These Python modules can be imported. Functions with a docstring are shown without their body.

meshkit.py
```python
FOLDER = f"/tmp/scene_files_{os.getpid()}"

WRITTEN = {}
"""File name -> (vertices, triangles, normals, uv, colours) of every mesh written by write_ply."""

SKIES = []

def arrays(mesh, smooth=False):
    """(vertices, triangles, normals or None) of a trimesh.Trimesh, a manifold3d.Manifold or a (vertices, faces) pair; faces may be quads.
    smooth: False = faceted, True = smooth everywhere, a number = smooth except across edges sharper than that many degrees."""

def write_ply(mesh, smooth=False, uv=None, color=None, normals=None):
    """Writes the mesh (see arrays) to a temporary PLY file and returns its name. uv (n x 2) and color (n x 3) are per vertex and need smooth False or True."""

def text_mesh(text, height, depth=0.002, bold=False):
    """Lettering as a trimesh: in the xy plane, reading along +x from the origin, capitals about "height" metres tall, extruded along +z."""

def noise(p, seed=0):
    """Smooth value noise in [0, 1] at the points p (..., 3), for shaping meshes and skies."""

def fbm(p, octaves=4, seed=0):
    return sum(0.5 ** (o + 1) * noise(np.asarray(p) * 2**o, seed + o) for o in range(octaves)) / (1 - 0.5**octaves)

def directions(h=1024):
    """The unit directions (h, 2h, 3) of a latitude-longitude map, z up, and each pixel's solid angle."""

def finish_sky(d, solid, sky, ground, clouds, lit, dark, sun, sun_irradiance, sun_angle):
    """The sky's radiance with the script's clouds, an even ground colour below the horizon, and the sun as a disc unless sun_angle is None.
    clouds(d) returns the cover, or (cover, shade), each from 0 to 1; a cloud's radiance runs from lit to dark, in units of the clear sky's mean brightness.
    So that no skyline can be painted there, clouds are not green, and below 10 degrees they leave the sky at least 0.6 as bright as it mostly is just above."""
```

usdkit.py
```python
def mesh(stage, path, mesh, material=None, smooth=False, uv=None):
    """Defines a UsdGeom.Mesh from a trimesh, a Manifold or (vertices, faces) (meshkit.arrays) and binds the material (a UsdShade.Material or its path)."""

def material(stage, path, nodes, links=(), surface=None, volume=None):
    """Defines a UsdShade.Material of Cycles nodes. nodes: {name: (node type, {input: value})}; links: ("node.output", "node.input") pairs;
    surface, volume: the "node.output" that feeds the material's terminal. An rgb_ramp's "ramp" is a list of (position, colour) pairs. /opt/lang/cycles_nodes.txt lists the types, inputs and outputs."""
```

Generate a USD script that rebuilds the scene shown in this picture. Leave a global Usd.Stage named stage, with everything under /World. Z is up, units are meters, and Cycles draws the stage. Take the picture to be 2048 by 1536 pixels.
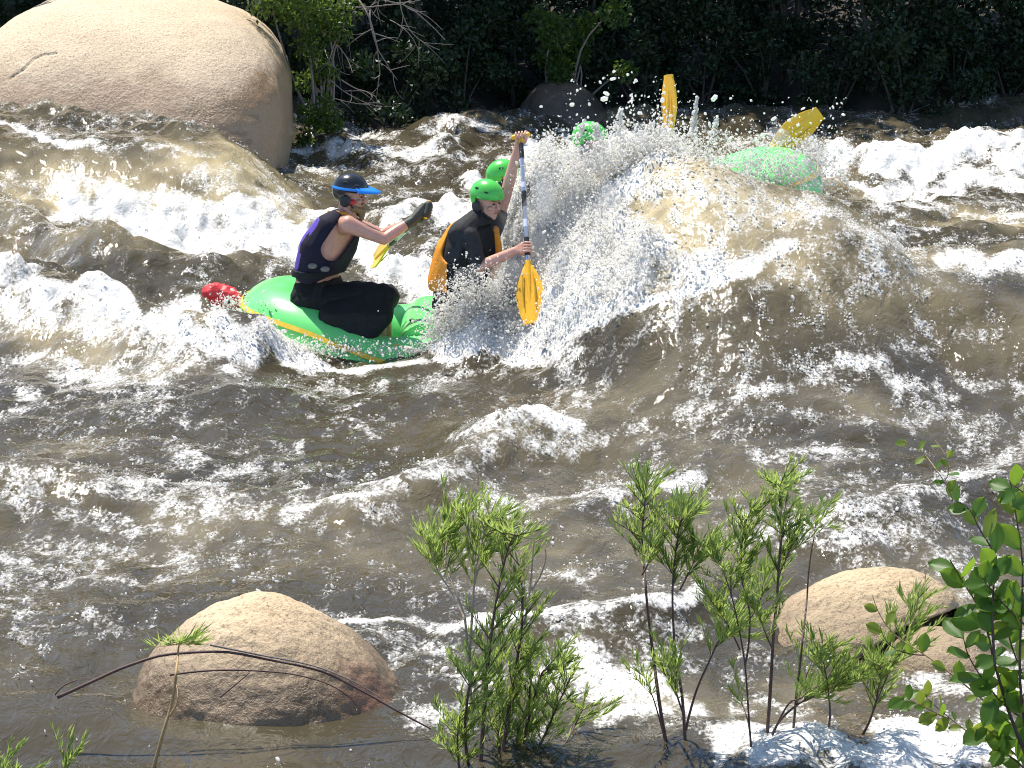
import math, numpy as np, trimesh, usdkit, meshkit
import manifold3d as m3
from scipy.ndimage import gaussian_filter, map_coordinates, zoom
from scipy.interpolate import PchipInterpolator
from pxr import Usd, UsdGeom, UsdLux, UsdShade, Gf, Sdf, Vt

stage = Usd.Stage.CreateInMemory()
UsdGeom.SetStageUpAxis(stage, 'Z'); UsdGeom.SetStageMetersPerUnit(stage, 1.0)
WORLD = UsdGeom.Xform.Define(stage, '/World'); stage.SetDefaultPrim(WORLD.GetPrim())
UsdGeom.Scope.Define(stage, '/World/Looks')

# ------------------------------------------------------------------ camera, sky, sun, exposure
CAM_H, PITCH, FPX = 4.0, math.radians(13.0), 5268.0          # metres, radians, focal length in photo pixels (2048 wide)
cam = UsdGeom.Camera.Define(stage, '/World/camera')
cam.CreateHorizontalApertureAttr(36.0); cam.CreateVerticalApertureAttr(27.0)
cam.CreateFocalLengthAttr(36.0 * FPX / 2048.0)
cam.CreateExposureAttr(0.85)
cam.CreateClippingRangeAttr(Gf.Vec2f(0.1, 2000.0))
cam.AddTranslateOp().Set(Gf.Vec3d(0, 0, CAM_H)); cam.AddRotateXOp().Set(90.0 - math.degrees(PITCH))

SUN_EL, SUN_AZ = math.radians(64.0), math.radians(-38.0)     # azimuth measured from +y towards +x
SUN = np.array([math.sin(SUN_AZ) * math.cos(SUN_EL), math.cos(SUN_AZ) * math.cos(SUN_EL), math.sin(SUN_EL)])
sky = UsdLux.DomeLight.Define(stage, '/World/sky'); sky.CreateIntensityAttr(1.0)
sky_mat = usdkit.material(stage, '/World/Looks/sky_look', {
    's': ('sky_texture', {'sky_type': 'single_scattering', 'sun_disc': False, 'sun_elevation': SUN_EL, 'sun_rotation': SUN_AZ, 'altitude': 1800.0}),
    'b': ('background_shader', {'strength': 0.125})}, [('s.color', 'b.color')], surface='b.background')
UsdShade.MaterialBindingAPI.Apply(sky.GetPrim()).Bind(sky_mat)
sky.GetPrim().SetCustomDataByKey('kind', 'structure')
sun = UsdLux.DistantLight.Define(stage, '/World/sun')
sun.CreateIntensityAttr(1.1); sun.CreateAngleAttr(0.53); sun.CreateNormalizeAttr(True); sun.CreateColorAttr(Gf.Vec3f(1.0, 0.95, 0.87))
_z = SUN; _x = np.cross([0, 0, 1.0], _z); _x /= np.linalg.norm(_x); _y = np.cross(_z, _x)
sun.AddTransformOp().Set(Gf.Matrix4d(*_x, 0, *_y, 0, *_z, 0, 0, 0, 20, 1))

# ------------------------------------------------------------------ helpers
V = lambda *a: np.array(a, float)
def unit(v):
    v = np.asarray(v, float); return v / (np.linalg.norm(v) + 1e-12)
def ray(px, py):
    a, b = (px - 1024.0) / FPX, (768.0 - py) / FPX
    return V(a, math.cos(PITCH) + b * math.sin(PITCH), -math.sin(PITCH) + b * math.cos(PITCH))
def P(px, py, Y):
    """The point seen at a pixel of the photograph, at distance Y along the ground."""
    d = ray(px, py); return V(0, 0, CAM_H) + d * (Y / d[1])
def PZ(px, py, z=0.0):
    d = ray(px, py); return V(0, 0, CAM_H) + d * ((z - CAM_H) / d[2])
def smooth01(t):
    t = np.clip(t, 0, 1); return t * t * (3 - 2 * t)

USED = {}
def numbered(parent, name):
    k = (parent, name); n = USED.get(k, 0); USED[k] = n + 1
    return f'{parent}/{name}' if n == 0 else f'{parent}/{name}_{n:03d}'
def tag(prim, label=None, cat=None, group=None, kind=None):
    for k, v in (('label', label), ('category', cat), ('group', group), ('kind', kind)):
        if v: prim.SetCustomDataByKey(k, v)
    return prim
def path_of(p): return '/World' if p is None else str(p.GetPath())
def thing(name, label, cat, loc=(0, 0, 0), group=None, kind=None):
    x = UsdGeom.Xform.Define(stage, numbered('/World', name)); x.AddTranslateOp().Set(Gf.Vec3d(*map(float, loc)))
    return tag(x.GetPrim(), label, cat, group, kind)
ORIGIN = {}
def obj(name, mesh, m, parent=None, smooth=40, label=None, kind=None, uv=None):
    """One mesh prim; vertices are given in world space and stored relative to their thing's base."""
    v, f, n = meshkit.arrays(mesh, smooth)
    if parent is not None:
        q = parent
        while q.GetParent().GetPath() != Sdf.Path('/World'): q = q.GetParent()
        t = q.GetAttribute('xformOp:translate').Get()
        if t is not None: v = v - np.array(t)
    path = numbered(path_of(parent), name)
    g = UsdGeom.Mesh.Define(stage, path)
    g.CreatePointsAttr(Vt.Vec3fArray.FromNumpy(np.ascontiguousarray(v, np.float32)))
    g.CreateFaceVertexCountsAttr(Vt.IntArray.FromNumpy(np.full(len(f), 3, np.int32)))
    g.CreateFaceVertexIndicesAttr(Vt.IntArray.FromNumpy(np.ascontiguousarray(f.astype(np.int32).ravel())))
    g.CreateSubdivisionSchemeAttr('none')
    if n is not None:
        g.CreateNormalsAttr(Vt.Vec3fArray.FromNumpy(np.ascontiguousarray(n, np.float32))); g.SetNormalsInterpolation('vertex')
    UsdShade.MaterialBindingAPI.Apply(g.GetPrim()).Bind(m)
    return tag(g.GetPrim(), label, kind=kind)
def prim_float(prim, name, values):
    UsdGeom.PrimvarsAPI(prim).CreatePrimvar(name, Sdf.ValueTypeNames.FloatArray, 'vertex').Set(Vt.FloatArray.FromNumpy(np.asarray(values, np.float32)))

def mat(name, nodes, links=(), surface='p.BSDF', volume=None):
    return usdkit.material(stage, '/World/Looks/' + name, nodes, links, surface=surface, volume=volume)
def plain(name, color, rough=0.5, vary=0.12, scale=14.0, bump=0.0, spec=0.5, coat=0.0, sss=0.0, translucent=None, metallic=0.0):
    c = np.array(color, float)
    nodes = {'g': ('geometry', {}), 'n': ('noise_texture', {'scale': scale, 'detail': 5.0, 'roughness': 0.6}),
             'r': ('rgb_ramp', {'ramp': [(0.25, tuple(c * (1 - vary))), (0.75, tuple(np.minimum(c * (1 + vary), 0.95)))]}),
             'p': ('principled_bsdf', {'roughness': rough, 'specular_ior_level': spec, 'coat_weight': coat, 'metallic': metallic})}
    links = [('g.position', 'n.vector'), ('n.fac', 'r.fac'), ('r.color', 'p.base_color')]
    if sss:
        nodes['p'][1].update(subsurface_weight=sss, subsurface_scale=0.01, subsurface_radius=(1.0, 0.35, 0.2))
    if bump:
        nodes['n2'] = ('noise_texture', {'scale': scale * 4, 'detail': 4.0})
        nodes['b'] = ('bump', {'strength': bump, 'distance': 0.01})
        links += [('g.position', 'n2.vector'), ('n2.fac', 'b.height'), ('b.normal', 'p.normal')]
    if translucent:
        nodes['t'] = ('translucent_bsdf', {'color': tuple(translucent)}); nodes['mx'] = ('mix_closure', {'fac': 0.42})
        links += [('p.BSDF', 'mx.closure1'), ('t.BSDF', 'mx.closure2')]
        return mat(name, nodes, links, surface='mx.closure')
    return mat(name, nodes, links)

# meshes -----------------------------------------------------------
def tube(points, radii, sides=8, cap=True):
    p = np.asarray(points, float); r = np.broadcast_to(np.asarray(radii, float), (len(p),))
    t = np.gradient(p, axis=0); t /= np.linalg.norm(t, axis=1, keepdims=True) + 1e-12
    a = np.cross(t[0], [0, 0, 1.0] if abs(t[0, 2]) < 0.9 else [1.0, 0, 0]); A = []
    for k in range(len(p)):
        a = a - t[k] * np.dot(a, t[k]); a /= np.linalg.norm(a) + 1e-12; A.append(a)
    A = np.array(A); B = np.cross(t, A); ang = np.arange(sides) * 2 * np.pi / sides
    v = p[:, None] + r[:, None, None] * (np.cos(ang)[None, :, None] * A[:, None] + np.sin(ang)[None, :, None] * B[:, None])
    i, j = np.meshgrid(np.arange(len(p) - 1), np.arange(sides), indexing='ij')
    q = np.stack([i * sides + j, i * sides + (j + 1) % sides, (i + 1) * sides + (j + 1) % sides, (i + 1) * sides + j], -1).reshape(-1, 4)
    f = np.vstack([q[:, [0, 1, 2]], q[:, [0, 2, 3]]]); v = v.reshape(-1, 3)
    if cap:
        n = len(v); v = np.vstack([v, p[0], p[-1]]); k = np.arange(sides); e = (len(p) - 1) * sides
        f = np.vstack([f, np.stack([np.full(sides, n), (k + 1) % sides, k], 1), np.stack([np.full(sides, n + 1), e + k, e + (k + 1) % sides], 1)])
    return v, f
def loop_tube(points, radii, sides=24):
    p = np.asarray(points, float); n = len(p); r = np.broadcast_to(radii, (n,))
    t = np.roll(p, -1, 0) - np.roll(p, 1, 0); t /= np.linalg.norm(t, axis=1, keepdims=True)
    A = np.cross(t, [0, 0, 1.0]); A /= np.linalg.norm(A, axis=1, keepdims=True); B = np.cross(A, t)
    ang = np.arange(sides) * 2 * np.pi / sides
    v = p[:, None] + r[:, None, None] * (np.cos(ang)[None, :, None] * A[:, None] + np.sin(ang)[None, :, None] * B[:, None])
    i, j = np.meshgrid(np.arange(n), np.arange(sides), indexing='ij'); i2 = (i + 1) % n
    q = np.stack([i * sides + j, i * sides + (j + 1) % sides, i2 * sides + (j + 1) % sides, i2 * sides + j], -1).reshape(-1, 4)
    return v.reshape(-1, 3), np.vstack([q[:, [0, 2, 1]], q[:, [0, 3, 2]]]), A, B
def join(parts):
    vs, fs, n = [], [], 0
    for v, f in parts:
        vs.append(v); fs.append(np.asarray(f) + n); n += len(v)
    return np.vstack(vs), np.vstack(fs)
def curve(pts, n):
    pts = np.asarray(pts, float); s = np.r_[0, np.cumsum(np.linalg.norm(np.diff(pts, axis=0), axis=1))]
    return PchipInterpolator(s, pts)(np.linspace(0, s[-1], n))

def ball(c, r, seg=20):
    if np.ndim(r) == 0: return m3.Manifold.sphere(float(r), seg).translate(list(map(float, c)))
    return m3.Manifold.sphere(1.0, seg).scale(list(map(float, r))).translate(list(map(float, c)))
def frame_ball(c, R, r, seg=24):
    """Ellipsoid with radii r along the columns of R."""
    M = np.column_stack([R @ np.diag(r), c]); return m3.Manifold.sphere(1.0, seg).transform(M)
def hull(items): return m3.Manifold.batch_hull([ball(c, r) for c, r in items])
def chain(pts): return [hull([a, b]) for a, b in zip(pts[:-1], pts[1:])]
def soft(parts, length=0.014, rounds=8):
    m = m3.Manifold.batch_boolean(parts, m3.OpType.Add) if len(parts) > 1 else parts[0]
    m = m.refine_to_length(length); g = m.to_mesh()
    t = trimesh.Trimesh(g.vert_properties[:, :3], g.tri_verts, process=True)
    if rounds: trimesh.smoothing.filter_taubin(t, iterations=rounds)
    return t
def tri(m):
    g = m.to_mesh(); return trimesh.Trimesh(g.vert_properties[:, :3], g.tri_verts, process=True)

# ------------------------------------------------------------------ materials
M = {}
M['skin'] = plain('skin_look', (0.52, 0.28, 0.20), 0.34, 0.10, 30, sss=0.15)
M['skin_pale'] = plain('skin_fair_look', (0.54, 0.30, 0.22), 0.45, 0.10, 30, sss=0.15)
M['lip'] = plain('lip_look', (0.34, 0.12, 0.10), 0.5)
M['eye'] = plain('eye_look', (0.03, 0.025, 0.02), 0.2)
M['beard'] = plain('beard_look', (0.32, 0.20, 0.09), 0.8, 0.3, 120, bump=0.6)
M['hair'] = plain('hair_look', (0.05, 0.03, 0.02), 0.7)
M['black_cloth'] = plain('black_cloth_look', (0.012, 0.014, 0.013), 0.8, 0.3, 25, bump=0.3, spec=0.25)
M['grey_cloth'] = plain('dark_shirt_look', (0.026, 0.026, 0.027), 0.8, 0.25, 25, bump=0.3, spec=0.3)
M['navy'] = plain('navy_fabric_look', (0.011, 0.010, 0.022), 0.8, 0.25, 20, bump=0.2, spec=0.25)
M['purple'] = plain('purple_fabric_look', (0.10, 0.05, 0.36), 0.5, 0.2, 20, bump=0.3)
M['orange'] = plain('orange_fabric_look', (0.80, 0.30, 0.02), 0.55, 0.15, 18, bump=0.3)
M['red'] = plain('red_fabric_look', (0.62, 0.03, 0.035), 0.5, 0.25, 18, bump=0.4)
M['strap'] = plain('strap_look', (0.16, 0.15, 0.13), 0.6)
M['glove'] = plain('glove_look', (0.035, 0.04, 0.03), 0.6, 0.2, 40, bump=0.3)
M['green_shell'] = plain('green_helmet_look', (0.075, 0.52, 0.065), 0.28, 0.05, 8, coat=0.3)
M['black_shell'] = plain('black_helmet_look', (0.012, 0.013, 0.014), 0.22, 0.1, 8, coat=0.4)
M['blue_shell'] = plain('blue_visor_look', (0.02, 0.22, 0.72), 0.3, 0.1, 8)
M['hole'] = plain('vent_look', (0.01, 0.012, 0.01), 0.8)
M['rubber'] = plain('green_rubber_look', (0.15, 0.68, 0.17), 0.34, 0.07, 5, coat=0.25)
M['rubber_floor'] = plain('raft_floor_look', (0.06, 0.42, 0.13), 0.4, 0.2, 6)
M['yellow_rope'] = plain('yellow_strap_look', (0.76, 0.50, 0.03), 0.6, 0.15, 30)
M['yellow'] = plain('yellow_plastic_look', (0.88, 0.46, 0.02), 0.35, 0.10, 10)
M['yellow_dark'] = plain('yellow_rib_look', (0.55, 0.32, 0.02), 0.4, 0.10, 10)
M['metal'] = plain('shaft_look', (0.65, 0.65, 0.67), 0.25, 0.05, 10, metallic=0.9)
M['black_plastic'] = plain('black_plastic_look', (0.02, 0.02, 0.022), 0.4)
M['white_band'] = plain('band_look', (0.62, 0.66, 0.85), 0.5)

def granite(name, a, b, wet_z, stain=0.5, dark=(0.16, 0.105, 0.065), patch=None):
    """Coarse-grained granite: pale and pinkish, grained, with a stained wet band near the water line."""
    nodes = {
        'g': ('geometry', {}),
        'n1': ('noise_texture', {'scale': 1.6, 'detail': 6.0, 'roughness': 0.6}),
        'base': ('rgb_ramp', {'ramp': [(0.3, a), (0.7, b)]}),
        'gr': ('noise_texture', {'scale': 55.0, 'detail': 3.0, 'roughness': 0.7}),
        'grr': ('rgb_ramp', {'ramp': [(0.36, (0.34, 0.31, 0.29)), (0.47, (0.97, 0.97, 0.97)), (0.68, (1.12, 1.11, 1.08))]}),
        'm1': ('mix_color', {'blend_type': 'multiply', 'fac': 0.75}),
        'sx': ('separate_xyz', {}),
        'n2': ('noise_texture', {'scale': 2.6, 'detail': 6.0, 'roughness': 0.65}),
        'wz': ('math', {'math_type': 'multiply_add', 'value2': stain, 'value3': -0.5 * stain}),
        'zz': ('math', {'math_type': 'add'}),
        'wet': ('map_range', {'from_min': wet_z + 0.16, 'from_max': wet_z - 0.10, 'to_min': 0.0, 'to_max': 1.0, 'clamp': True}),
        'wf': ('math', {'math_type': 'multiply', 'value2': 0.80}),
        'm2': ('mix_color', {'blend_type': 'mix', 'b': dark}),
        'rr': ('map_range', {'from_min': 0.0, 'from_max': 1.0, 'to_min': 0.82, 'to_max': 0.28, 'clamp': True}),
        'bn': ('noise_texture', {'scale': 24.0, 'detail': 6.0, 'roughness': 0.7}),
        'bp': ('bump', {'strength': 0.7, 'distance': 0.03}),
        'p': ('principled_bsdf', {'specular_ior_level': 0.4})}
    links = [('g.position', 'n1.vector'), ('n1.fac', 'base.fac'), ('g.position', 'gr.vector'), ('gr.fac', 'grr.fac'),
             ('base.color', 'm1.a'), ('grr.color', 'm1.b'), ('g.position', 'sx.vector'), ('g.position', 'n2.vector'),
             ('n2.fac', 'wz.value1'), ('sx.z', 'zz.value1'), ('wz.value', 'zz.value2'), ('zz.value', 'wet.value'), ('wet.result', 'wf.value1'),
             ('m1.result', 'm2.a'), ('wf.value', 'm2.fac'), ('wet.result', 'rr.value'), ('rr.result', 'p.roughness'),
             ('g.position', 'bn.vector'), ('bn.fac', 'bp.height'), ('bp.normal', 'p.normal')]
    last = 'm2.result'
    if patch:                                                   # a rusty patch at one place
        c, r, col = patch
        nodes.update({'pd': ('vector_math', {'math_type': 'distance', 'vector2': tuple(c)}),
                      'pa': ('math', {'math_type': 'multiply_add', 'value2': 0.6 * r, 'value3': -0.3 * r}), 'ps': ('math', {'math_type': 'add'}),
                      'pr': ('map_range', {'from_min': r, 'from_max': 0.45 * r, 'to_min': 0.0, 'to_max': 0.42, 'clamp': True}),
                      'm3': ('mix_color', {'blend_type': 'mix', 'b': col})})
        links += [('g.position', 'pd.vector1'), ('n2.fac', 'pa.value1'), ('pd.value', 'ps.value1'), ('pa.value', 'ps.value2'), ('ps.value', 'pr.value'),
                  ('pr.result', 'm3.fac'), ('m2.result', 'm3.a')]
        last = 'm3.result'
    return mat(name, nodes, links + [(last, 'p.base_color')])

# water: muddy brown, going through tan to white where it is full of air
M['water'] = mat('river_look', {
    'g': ('geometry', {}), 'at': ('attribute', {'attribute': 'foam'}), 'ai': ('attribute', {'attribute': 'air'}),
    'mp': ('mapping', {'mapping_type': 'point', 'scale': (1.0, 0.6, 1.0)}),
    'n': ('noise_texture', {'scale': 46.0, 'detail': 3.0, 'roughness': 0.65, 'distortion': 0.5}),
    'k': ('math', {'math_type': 'multiply_add', 'value2': 1.5, 'value3': -0.75}),
    's': ('math', {'math_type': 'add'}),
    'silt': ('mix_color', {'blend_type': 'mix', 'a': (0.054, 0.045, 0.027), 'b': (0.42, 0.345, 0.20)}),
    'fr': ('rgb_ramp', {'ramp': [(0.0, (0, 0, 0)), (0.40, (0.0, 0.0, 0.0)), (0.58, (0.22,) * 3), (0.72, (0.55,) * 3), (0.95, (0.95,) * 3), (1.0, (1, 1, 1))]}),
    'fm': ('mix_color', {'blend_type': 'mix', 'b': (0.68, 0.665, 0.625)}),
    'ro': ('map_range', {'from_min': 0.45, 'from_max': 0.85, 'to_min': 0.05, 'to_max': 0.6, 'clamp': True}),
    'n2': ('noise_texture', {'scale': 9.0, 'detail': 3.0, 'roughness': 0.6, 'distortion': 0.5}),
    'b': ('bump', {'strength': 0.9, 'distance': 0.028}),
    'p': ('principled_bsdf', {'ior': 1.33, 'specular_ior_level': 0.36})},
    [('g.position', 'mp.vector'), ('mp.vector', 'n.vector'), ('n.fac', 'k.value1'), ('at.fac', 's.value1'), ('k.value', 's.value2'),
     ('ai.fac', 'silt.fac'), ('s.value', 'fr.fac'), ('fr.color', 'fm.fac'), ('silt.result', 'fm.a'), ('fm.result', 'p.base_color'), ('s.value', 'ro.value'), ('ro.result', 'p.roughness'),
     ('mp.vector', 'n2.vector'), ('n2.fac', 'b.height'), ('b.normal', 'p.normal')])
M['mist'] = mat('mist_look', {'v': ('principled_volume', {'color': (0.97, 0.955, 0.92), 'density': 2.2, 'anisotropy': 0.2})}, [], surface=None, volume='v.volume')
M['spray'] = mat('spray_look', {'p': ('principled_bsdf', {'base_color': (0.93, 0.92, 0.89), 'roughness': 0.25, 'subsurface_weight': 0.0}),
                                't': ('translucent_bsdf', {'color': (0.95, 0.93, 0.88)}), 'mx': ('mix_closure', {'fac': 0.55})},
                 [('p.BSDF', 'mx.closure1'), ('t.BSDF', 'mx.closure2')], surface='mx.closure')
M['soil'] = plain('bank_soil_look', (0.04, 0.032, 0.022), 0.9, 0.5, 3.0, bump=0.6)
M['bark'] = plain('bark_look', (0.045, 0.035, 0.027), 0.85, 0.4, 20, bump=0.8)
M['dead_wood'] = plain('dead_wood_look', (0.19, 0.16, 0.14), 0.85, 0.25, 20)
M['willow_stem'] = plain('willow_stem_look', (0.095, 0.05, 0.04), 0.6, 0.3, 20)
M['pale_stem'] = plain('pale_stem_look', (0.40, 0.31, 0.22), 0.7, 0.2, 20)
M['tan_stem'] = plain('tan_stem_look', (0.36, 0.24, 0.10), 0.7, 0.2, 20)
def leaf_mat(name, a, b, tr, fac=0.45):
    return mat(name, {'o': ('geometry', {}), 'r': ('rgb_ramp', {'ramp': [(0.0, a), (1.0, b)]}), 'p': ('principled_bsdf', {'roughness': 0.45, 'specular_ior_level': 0.4}),
                      't': ('translucent_bsdf', {'color': tr}), 'mx': ('mix_closure', {'fac': fac})},
               [('o.random_per_island', 'r.fac'), ('r.color', 'p.base_color'), ('p.BSDF', 'mx.closure1'), ('t.BSDF', 'mx.closure2')], surface='mx.closure')
M['willow_leaf'] = leaf_mat('willow_leaf_look', (0.14, 0.22, 0.045), (0.32, 0.41, 0.13), (0.48, 0.60, 0.15), 0.5)
M['broad_leaf'] = leaf_mat('broad_leaf_look', (0.06, 0.14, 0.02), (0.13, 0.22, 0.04), (0.28, 0.45, 0.04))
M['young_leaf'] = leaf_mat('young_leaf_look', (0.16, 0.22, 0.03), (0.22, 0.28, 0.04), (0.36, 0.46, 0.05))
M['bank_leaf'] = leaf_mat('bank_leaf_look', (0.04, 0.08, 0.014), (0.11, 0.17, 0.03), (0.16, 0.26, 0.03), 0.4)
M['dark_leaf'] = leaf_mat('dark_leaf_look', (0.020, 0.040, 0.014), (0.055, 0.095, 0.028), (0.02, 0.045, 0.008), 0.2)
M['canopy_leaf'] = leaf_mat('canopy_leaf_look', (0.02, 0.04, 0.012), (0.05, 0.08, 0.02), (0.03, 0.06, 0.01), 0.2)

# ------------------------------------------------------------------ the river: heights and foam on a grid
RNG = np.random.default_rng(7)
DX, DY = 0.0175, 0.030
XS = np.r_[-np.geomspace(60, 6.95, 26), np.arange(-6.8, 6.8001, DX), np.geomspace(6.95, 60, 26)]
YS = np.r_[np.linspace(7.0, 8.95, 8), np.arange(9.0, 34.0, DY), np.linspace(34.1, 40, 14)]
NX, NY = len(XS), len(YS)
GX, GY = np.meshgrid(XS, YS)
def gn(seed, lx, ly):
    a = gaussian_filter(np.random.default_rng(seed).standard_normal((NY, NX)), (max(ly / DY, .01), max(lx / DX, .01)), mode='wrap', truncate=3.0)
    return a / a.std()
def at_grid(A, x, y):
    return map_coordinates(A, [np.interp(y, YS, np.arange(NY)).ravel(), np.interp(x, XS, np.arange(NX)).ravel()], order=1, mode='nearest').reshape(np.shape(x))

Z = np.zeros((NY, NX))
def ridge(pts, front, back, power=2.0):
    """A standing wave: crest line through pixels (px, py, height), falling off towards the camera over front and away over back."""
    w = np.array([np.r_[PZ(a, b, h)[:2], h] for a, b, h in pts]); w = w[np.argsort(w[:, 0])]
    yc, h = np.interp(XS, w[:, 0], w[:, 1]), np.interp(XS, w[:, 0], w[:, 2])
    yc, h = gaussian_filter(yc, 9), gaussian_filter(h, 9)
    fr = np.interp(XS, w[:, 0], front) if np.ndim(front) else front
    t = GY - yc[None]
    s = np.where(t < 0, -t / fr, t / back)
    return h[None] * np.exp(-s ** power)
def crestY(px, Y, hs):                                          # helper for waves given by distance instead of pixel row
    return [(a, 768 + FPX * math.tan(math.atan2(CAM_H - h, Y) - PITCH), h) for a, h in zip(px, hs)]
# the big wave that breaks over the bow
big_px = [830, 890, 950, 1010, 1080, 1160, 1250, 1340, 1430, 1500, 1570, 1640, 1740, 1850, 1960, 2080]
big_Y = [18.9, 18.9, 18.9, 18.9, 18.85, 18.75, 18.55, 18.25, 18.05, 18.05, 18.05, 18.05, 18.1, 18.2, 18.3, 18.4]
big_h = [0.0, 0.10, 0.34, 0.80, 1.14, 1.24, 1.34, 1.42, 1.38, 1.24, 1.17, 1.16, 1.02, 0.66, 0.38, 0.12]
big_f = [0.5, 0.45, 0.45, 0.52, 0.75, 1.05, 1.4, 1.7, 1.9, 2.0, 2.0, 2.0, 2.0, 2.0, 2.0, 2.0]
BIG = ridge([(a, 768 + FPX * math.tan(math.atan2(CAM_H - h, y_) - PITCH), h) for a, h, y_ in zip(big_px, big_h, big_Y)], big_f, 1.1, 1.7)
Z += BIG
# splash in front of the paddler, beside the raft
Z += ridge(crestY([870, 920, 965, 1010, 1060, 1120], 18.02, [0, 0.18, 0.40, 0.26, 0.10, 0.0]), 0.25, 0.22)
Z = np.maximum(Z, ridge([(a, 768 + FPX * math.tan(math.atan2(CAM_H - h, 18.02) - PITCH), h) for a, h in zip([1000, 1040, 1090, 1140, 1200, 1260, 1320, 1400, 1480], [0, .28, .62, .86, 1.0, 1.08, 1.14, 1.0, .8])], np.array([.35, .4, .5, .7, 1.0, 1.3, 1.6, 1.8, 1.9]), .35, 1.6))
Z += ridge(crestY([380, 440, 510, 580, 650], 18.1, [0, .15, .20, .10, 0]), .3, .2)
# pour-over at the left and the raised pool behind it
def pour_h(x): return np.interp(x, [-8, -4.6, -3.8, -2.95, -2.6, -2.25, -1.95, -1.75], [.74, .72, .70, .68, .58, .33, .08, 0.0])
pour = pour_h(GX + .30 * np.clip(GY - 24.4, 0, 30)) * np.exp(-(np.clip(24.4 - GY, 0, 9) / 1.15) ** 2.2)
Z += pour
# dark ridge left of the raft, the foaming wave in front of it
Z += ridge([(-300, 380, .40), (0, 408, .40), (120, 450, .38), (300, 490, .34), (450, 508, .28), (560, 505, .15), (640, 520, 0)], 0.8, 0.7)
Z += ridge([(-300, 520, .34), (0, 548, .32), (200, 590, .28), (380, 650, .24), (500, 690, .14), (580, 710, 0.0)], 0.7, 0.6)
# swells in the foreground
Z += ridge([(1250, 700, 0), (1450, 650, .12), (1700, 610, .2), (2048, 590, .2), (2400, 590, .2)], 0.7, 0.6)
Z += ridge([(840, 870, 0), (930, 850, .16), (1010, 818, .26), (1090, 832, .22), (1160, 835, .18), (1300, 845, .08), (1400, 840, 0)], 0.45, 0.5)
Z += ridge([(1500, 800, 0), (1650, 730, .14), (1800, 725, .18), (1950, 750, .14), (2100, 760, .1)], 0.5, 0.5)
Z += ridge([(560, 1030, 0), (750, 985, .12), (870, 930, .16), (1000, 900, .1), (1100, 890, 0)], 0.4, 0.4)
Z += ridge([(-100, 930, .14), (200, 945, .14), (500, 985, .1), (620, 1000, 0)], 0.5, 0.5)
Z += ridge([(960, 1015, 0), (1100, 1000, .1), (1250, 960, .15), (1420, 940, .1), (1500, 950, 0)], 0.35, 0.4)
Z += ridge([(1480, 1100, 0), (1650, 1060, .12), (1850, 1010, .15), (2060, 950, .15)], 0.4, 0.4)
Z += ridge([(900, 1260, 0), (1050, 1232, .10), (1180, 1225, .13), (1300, 1205, .15), (1400, 1190, .13), (1500, 1190, 0.0)], 0.25, 0.3)
Z += ridge([(1400, 1480, 0), (1480, 1460, .08), (1640, 1470, .08), (1800, 1475, .07), (2100, 1470, .07)], 0.5, 0.4)
Z += ridge([(560, 275, 0), (640, 275, .16), (760, 290, .18), (900, 285, .16), (1000, 290, 0)], 0.5, 0.6)
Z += ridge([(600, 236, .1), (760, 240, .18), (900, 236, .2), (1000, 240, .18), (1150, 250, 0)], 0.5, 0.6)
Z += ridge([(1600, 290, 0), (1700, 285, .22), (1850, 285, .25), (2060, 270, .25), (2300, 270, .2)], 0.8, 0.8)
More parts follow.
